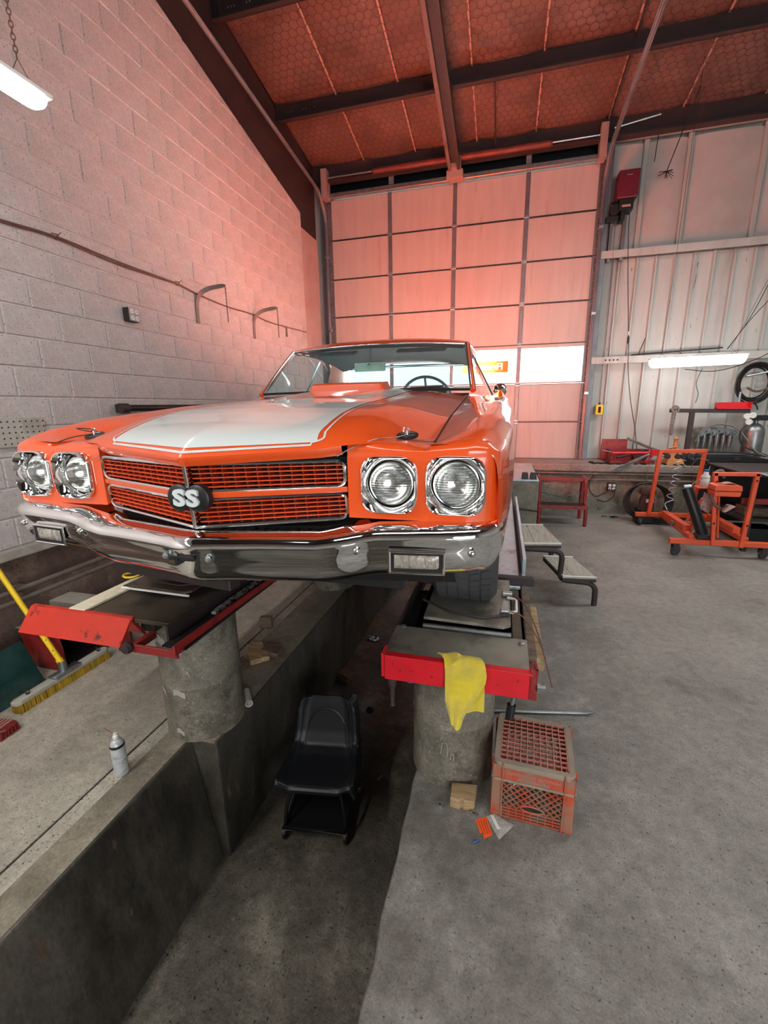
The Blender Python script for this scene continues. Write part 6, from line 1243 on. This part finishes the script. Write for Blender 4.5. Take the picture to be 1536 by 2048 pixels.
A, B = Vector((2.345, 5.72, 0.235)), Vector((2.135, 5.80, 0.79)); MB().tube([A, A.lerp(B, 0.02), A.lerp(B, 0.97), B], [0.052, 0.056, 0.050, 0.046], 16).build('cylinder_body', M['black'], cy, smooth=50)
MB().tube([A.lerp(B, 0.08)+Vector((0.05, -0.03, 0.02)), A.lerp(B, 0.98)+Vector((0.045, -0.03, 0.02))], 0.010, 8).tube([A.lerp(B, 0.08)+Vector((-0.02, -0.05, 0)), A.lerp(B, 0.98)+Vector((-0.02, -0.05, 0))], 0.006, 8).build('side_tube', M['steel_dark'], cy); MB().tube([B+Vector((-0.03, 0, 0.01)), B+Vector((0.045, 0, 0.02))], 0.024, 10).build('top_cap', M['galv'], cy, smooth=50); MB().box(A, (0.16, 0.12, 0.06)).build('base_clamp', M['black'], cy, bevel=0.01)
bt = thing('white_bottle', 'white plastic bottle with blue cap standing on the trolley shelf', 'bottle', (2.36, 5.92, 0.79))
MB().lathe([(0.044, 0.790), (0.047, 0.795), (0.047, 0.885), (0.044, 0.890), (0.047, 0.895), (0.045, 0.92), (0.026, 0.945), (0.028, 0.965), (0.022, 0.972)], 22, (2.36, 5.92, 0), cap0=True, cap1=True).build('bottle', M['white'], bt, smooth=50); MB().lathe([(0.026, 0.972), (0.026, 0.992), (0.022, 0.996), (0.001, 0.996)], 16, (2.36, 5.92, 0)).build('cap', M['blue'], bt, smooth=40)
gl = thing('air_gauges', 'row of round grey gauges hung under the rear trolley frame', 'gauge', (2.44, 6.98, 1.0))
for x in (2.27, 2.40, 2.47, 2.54): MB().lathe([(0.036, 0), (0.036, 0.04), (0.030, 0.045), (0.030, 0.038), (0.001, 0.038)], 16, (x, 6.98, 1.035), rx(pi/2), cap0=True).cyl((x, 6.98, 1.07), (x, 6.98, 1.085), 0.008, 6).build('gauge', M['steel_dark'], gl, smooth=40)
cc = thing('coiled_cord', 'pale springy coiled cord hanging inside the rear trolley frame', 'cord', (2.43, 6.96, 0.7)); P = []
for i in range(110): a = 2*pi*i/18; P.append((2.45+0.055*cos(a)-0.0006*i, 6.96+0.055*sin(a), 0.98-0.0052*i))
MB().tube(spline([(2.60, 6.96, 1.0), (2.52, 6.96, 1.04), (2.47, 6.96, 0.99)], 5)+[Vector(p) for p in P]+spline([P[-1], (2.32, 6.95, 0.36), (2.34, 6.9, 0.28)], 4), 0.006, 5).build('cord', M['galv'], cc, smooth=60)
MB().tube(spline([(2.56, 6.9, 0.90), (2.60, 6.85, 1.02), (2.72, 6.8, 1.0)], 6), 0.006, 5).build('lead', M['pipe'], cc)
MB().tube(spline([(2.17, 5.8, 0.80), (2.24, 5.85, 0.86), (2.38, 5.95, 0.92), (2.5, 6.2, 1.0)], 6), 0.006, 5).build('lead', M['pipe'], cc)
bkh = thing('curved_hose', 'grey hose bent over the trolley upright beside the white bottle', 'hose', (2.40, 5.68, 0.7)); MB().tube(spline([(2.46, 5.72, 0.93), (2.43, 5.70, 1.01), (2.37, 5.70, 1.0), (2.335, 5.68, 0.92), (2.32, 5.66, 0.80), (2.35, 5.6, 0.66), (2.42, 5.58, 0.60)], 6), 0.016, 8).build('hose', M['pipe'], bkh, smooth=60)
fn_ = thing('steel_funnel', 'pinkish scoop shaped funnel clipped on the trolley upright', 'funnel', (2.46, 5.56, 0.62)); MB().prism([(2.41, 0.58), (2.47, 0.66), (2.53, 0.645), (2.44, 0.575)], lambda p, q, s: (p, s, q), 5.50, 5.58).build('scoop', M['seam'], fn_, bevel=0.004); MB().tube([(2.47+0.065*cos(a), 5.53, 0.60+0.045*sin(a)) for a in [2*pi*k/18 for k in range(18)]], 0.005, 6, closed=True).build('loop', M['cable'], fn_, smooth=60)
cd = thing('instruction_card', 'creased printed card behind the trolley upright', 'card', (2.33, 5.75, 0.6)); MB().grid(lambda u, v: (2.28+0.10*u+0.02*v, 5.74+0.02*sin(4*u), 0.56+0.20*v-0.06*u), 5, 5).build('card', mat('blotchy printed card', S('#b08f8b'), 0.6, var=0.2, scale=40, bump=0.02, dirt=S('#5c4a52'), damt=0.7, dscale=25), cd, norm=False, thick=0.002)
pm = thing('grey_pump', 'grey electric pump standing on the floor behind the trolley', 'pump', (2.14, 7.22, 0)); MB().lathe([(0.10, 0.12), (0.10, 0.36), (0.085, 0.40), (0.085, 0.44), (0.11, 0.45), (0.11, 0.50), (0.09, 0.53), (0.001, 0.535)], 20, (2.16, 7.22, 0)).build('motor_can', M['steel_dark'], pm, smooth=40); MB().box((2.14, 7.22, 0.07), (0.24, 0.20, 0.13)).cyl((2.02, 7.20, 0.20), (2.16, 7.22, 0.20), 0.05, 12).build('pump_base', M['black'], pm, bevel=0.01); MB().bx(2.12, 2.22, 7.108, 7.118, 0.33, 0.38).build('label', M['white'], pm)
fc = thing('floor_hose', 'thick coil of black hose on the floor against the rear ledge', 'hose', (2.25, 7.35, 0)); f_ = MB(); random.seed(4)
for k in range(6):
    r = 0.26+0.015*k; f_.tube([(2.22+r*cos(a)*1.05, 7.40+0.10*sin(a)-0.012*k+0.06*cos(a), 0.30+0.27*sin(a)+random.uniform(-.004, .004)) for a in [2*pi*i/26 for i in range(26)]], 0.016, 6, closed=True)
for k in range(3): f_.tube([(2.45+0.33*cos(a)+0.02*k, 7.25+0.16*sin(a), 0.02+0.03*k) for a in [2*pi*i/26 for i in range(26)]], 0.016, 6, closed=True)
f_.build('hose', M['cable'], fc, smooth=60)
# bench with clutter at the far right edge
wb = thing('work_bench', 'dark cluttered work bench with pale front shelf at the right edge of the picture', 'bench', (3.6, 6.5, 0))
MB().bx(2.90, 5.0, 5.76, 6.02, 0.945, 0.962).build('front_shelf', M['galv'], wb, bevel=0.004); MB().bx(2.86, 5.0, 6.02, 7.2, 0.90, 0.93).build('bench_top', M['steel_dark'], wb, bevel=0.004)
MB().bx(2.90, 5.0, 6.15, 7.2, 0.34, 0.37).build('lower_shelf', M['steel_dark'], wb); MB().bx(2.80, 5.0, 7.16, 7.2, 0.10, 0.90).build('back_panel', M['void'], wb); MB().bx(2.86, 5.0, 6.10, 6.14, 0.56, 0.63).build('red_rail', M['red_dk'], wb, bevel=0.004)
for x in (2.90, 4.9):
    for y in (5.99, 7.13): MB().bx(x-0.025, x+0.025, y-0.025, y+0.025, 0.0, 0.90 if y > 6.5 else 0.945).build('bench_leg', M['steel_dark'], wb)
for k, (x, y, z, sx, sy, sz, m_, lb) in enumerate(((3.12, 6.40, 0.372, 0.26, 0.22, 0.10, 'wood_dk', 'brown cardboard parts box on the lower bench shelf'), (3.50, 6.45, 0.372, 0.30, 0.25, 0.16, 'steel_dark', 'dark steel parts bin on the lower bench shelf'), (3.20, 6.45, 0.002, 0.36, 0.28, 0.20, 'black', 'black tote standing under the bench at far right'))):
    b_ = thing('parts_box', lb, 'box', (x, y, z)); MB().bx(x-sx/2, x+sx/2, y-sy/2, y+sy/2, z, z+sz).build('body', M[m_], b_, bevel=0.008); MB().bx(x-sx/2-0.006, x+sx/2+0.006, y-sy/2-0.006, y+sy/2+0.006, z+sz-0.02, z+sz+0.006).build('lid', M[m_], b_, bevel=0.004)
tie = thing('floor_litter', 'brown scraps of litter on the floor by the rear ledge', 'litter', (1.75, 7.45, 0)); random.seed(6); l_ = MB()
for k in range(12): l_.box((1.72+random.uniform(-.16, .16), 7.45+random.uniform(-.05, .05), 0.008), (random.uniform(.02, .08), random.uniform(.02, .05), 0.012), rz(random.uniform(0, 3)))
l_.build('scraps', M['wood_dk'], tie, kind='stuff')
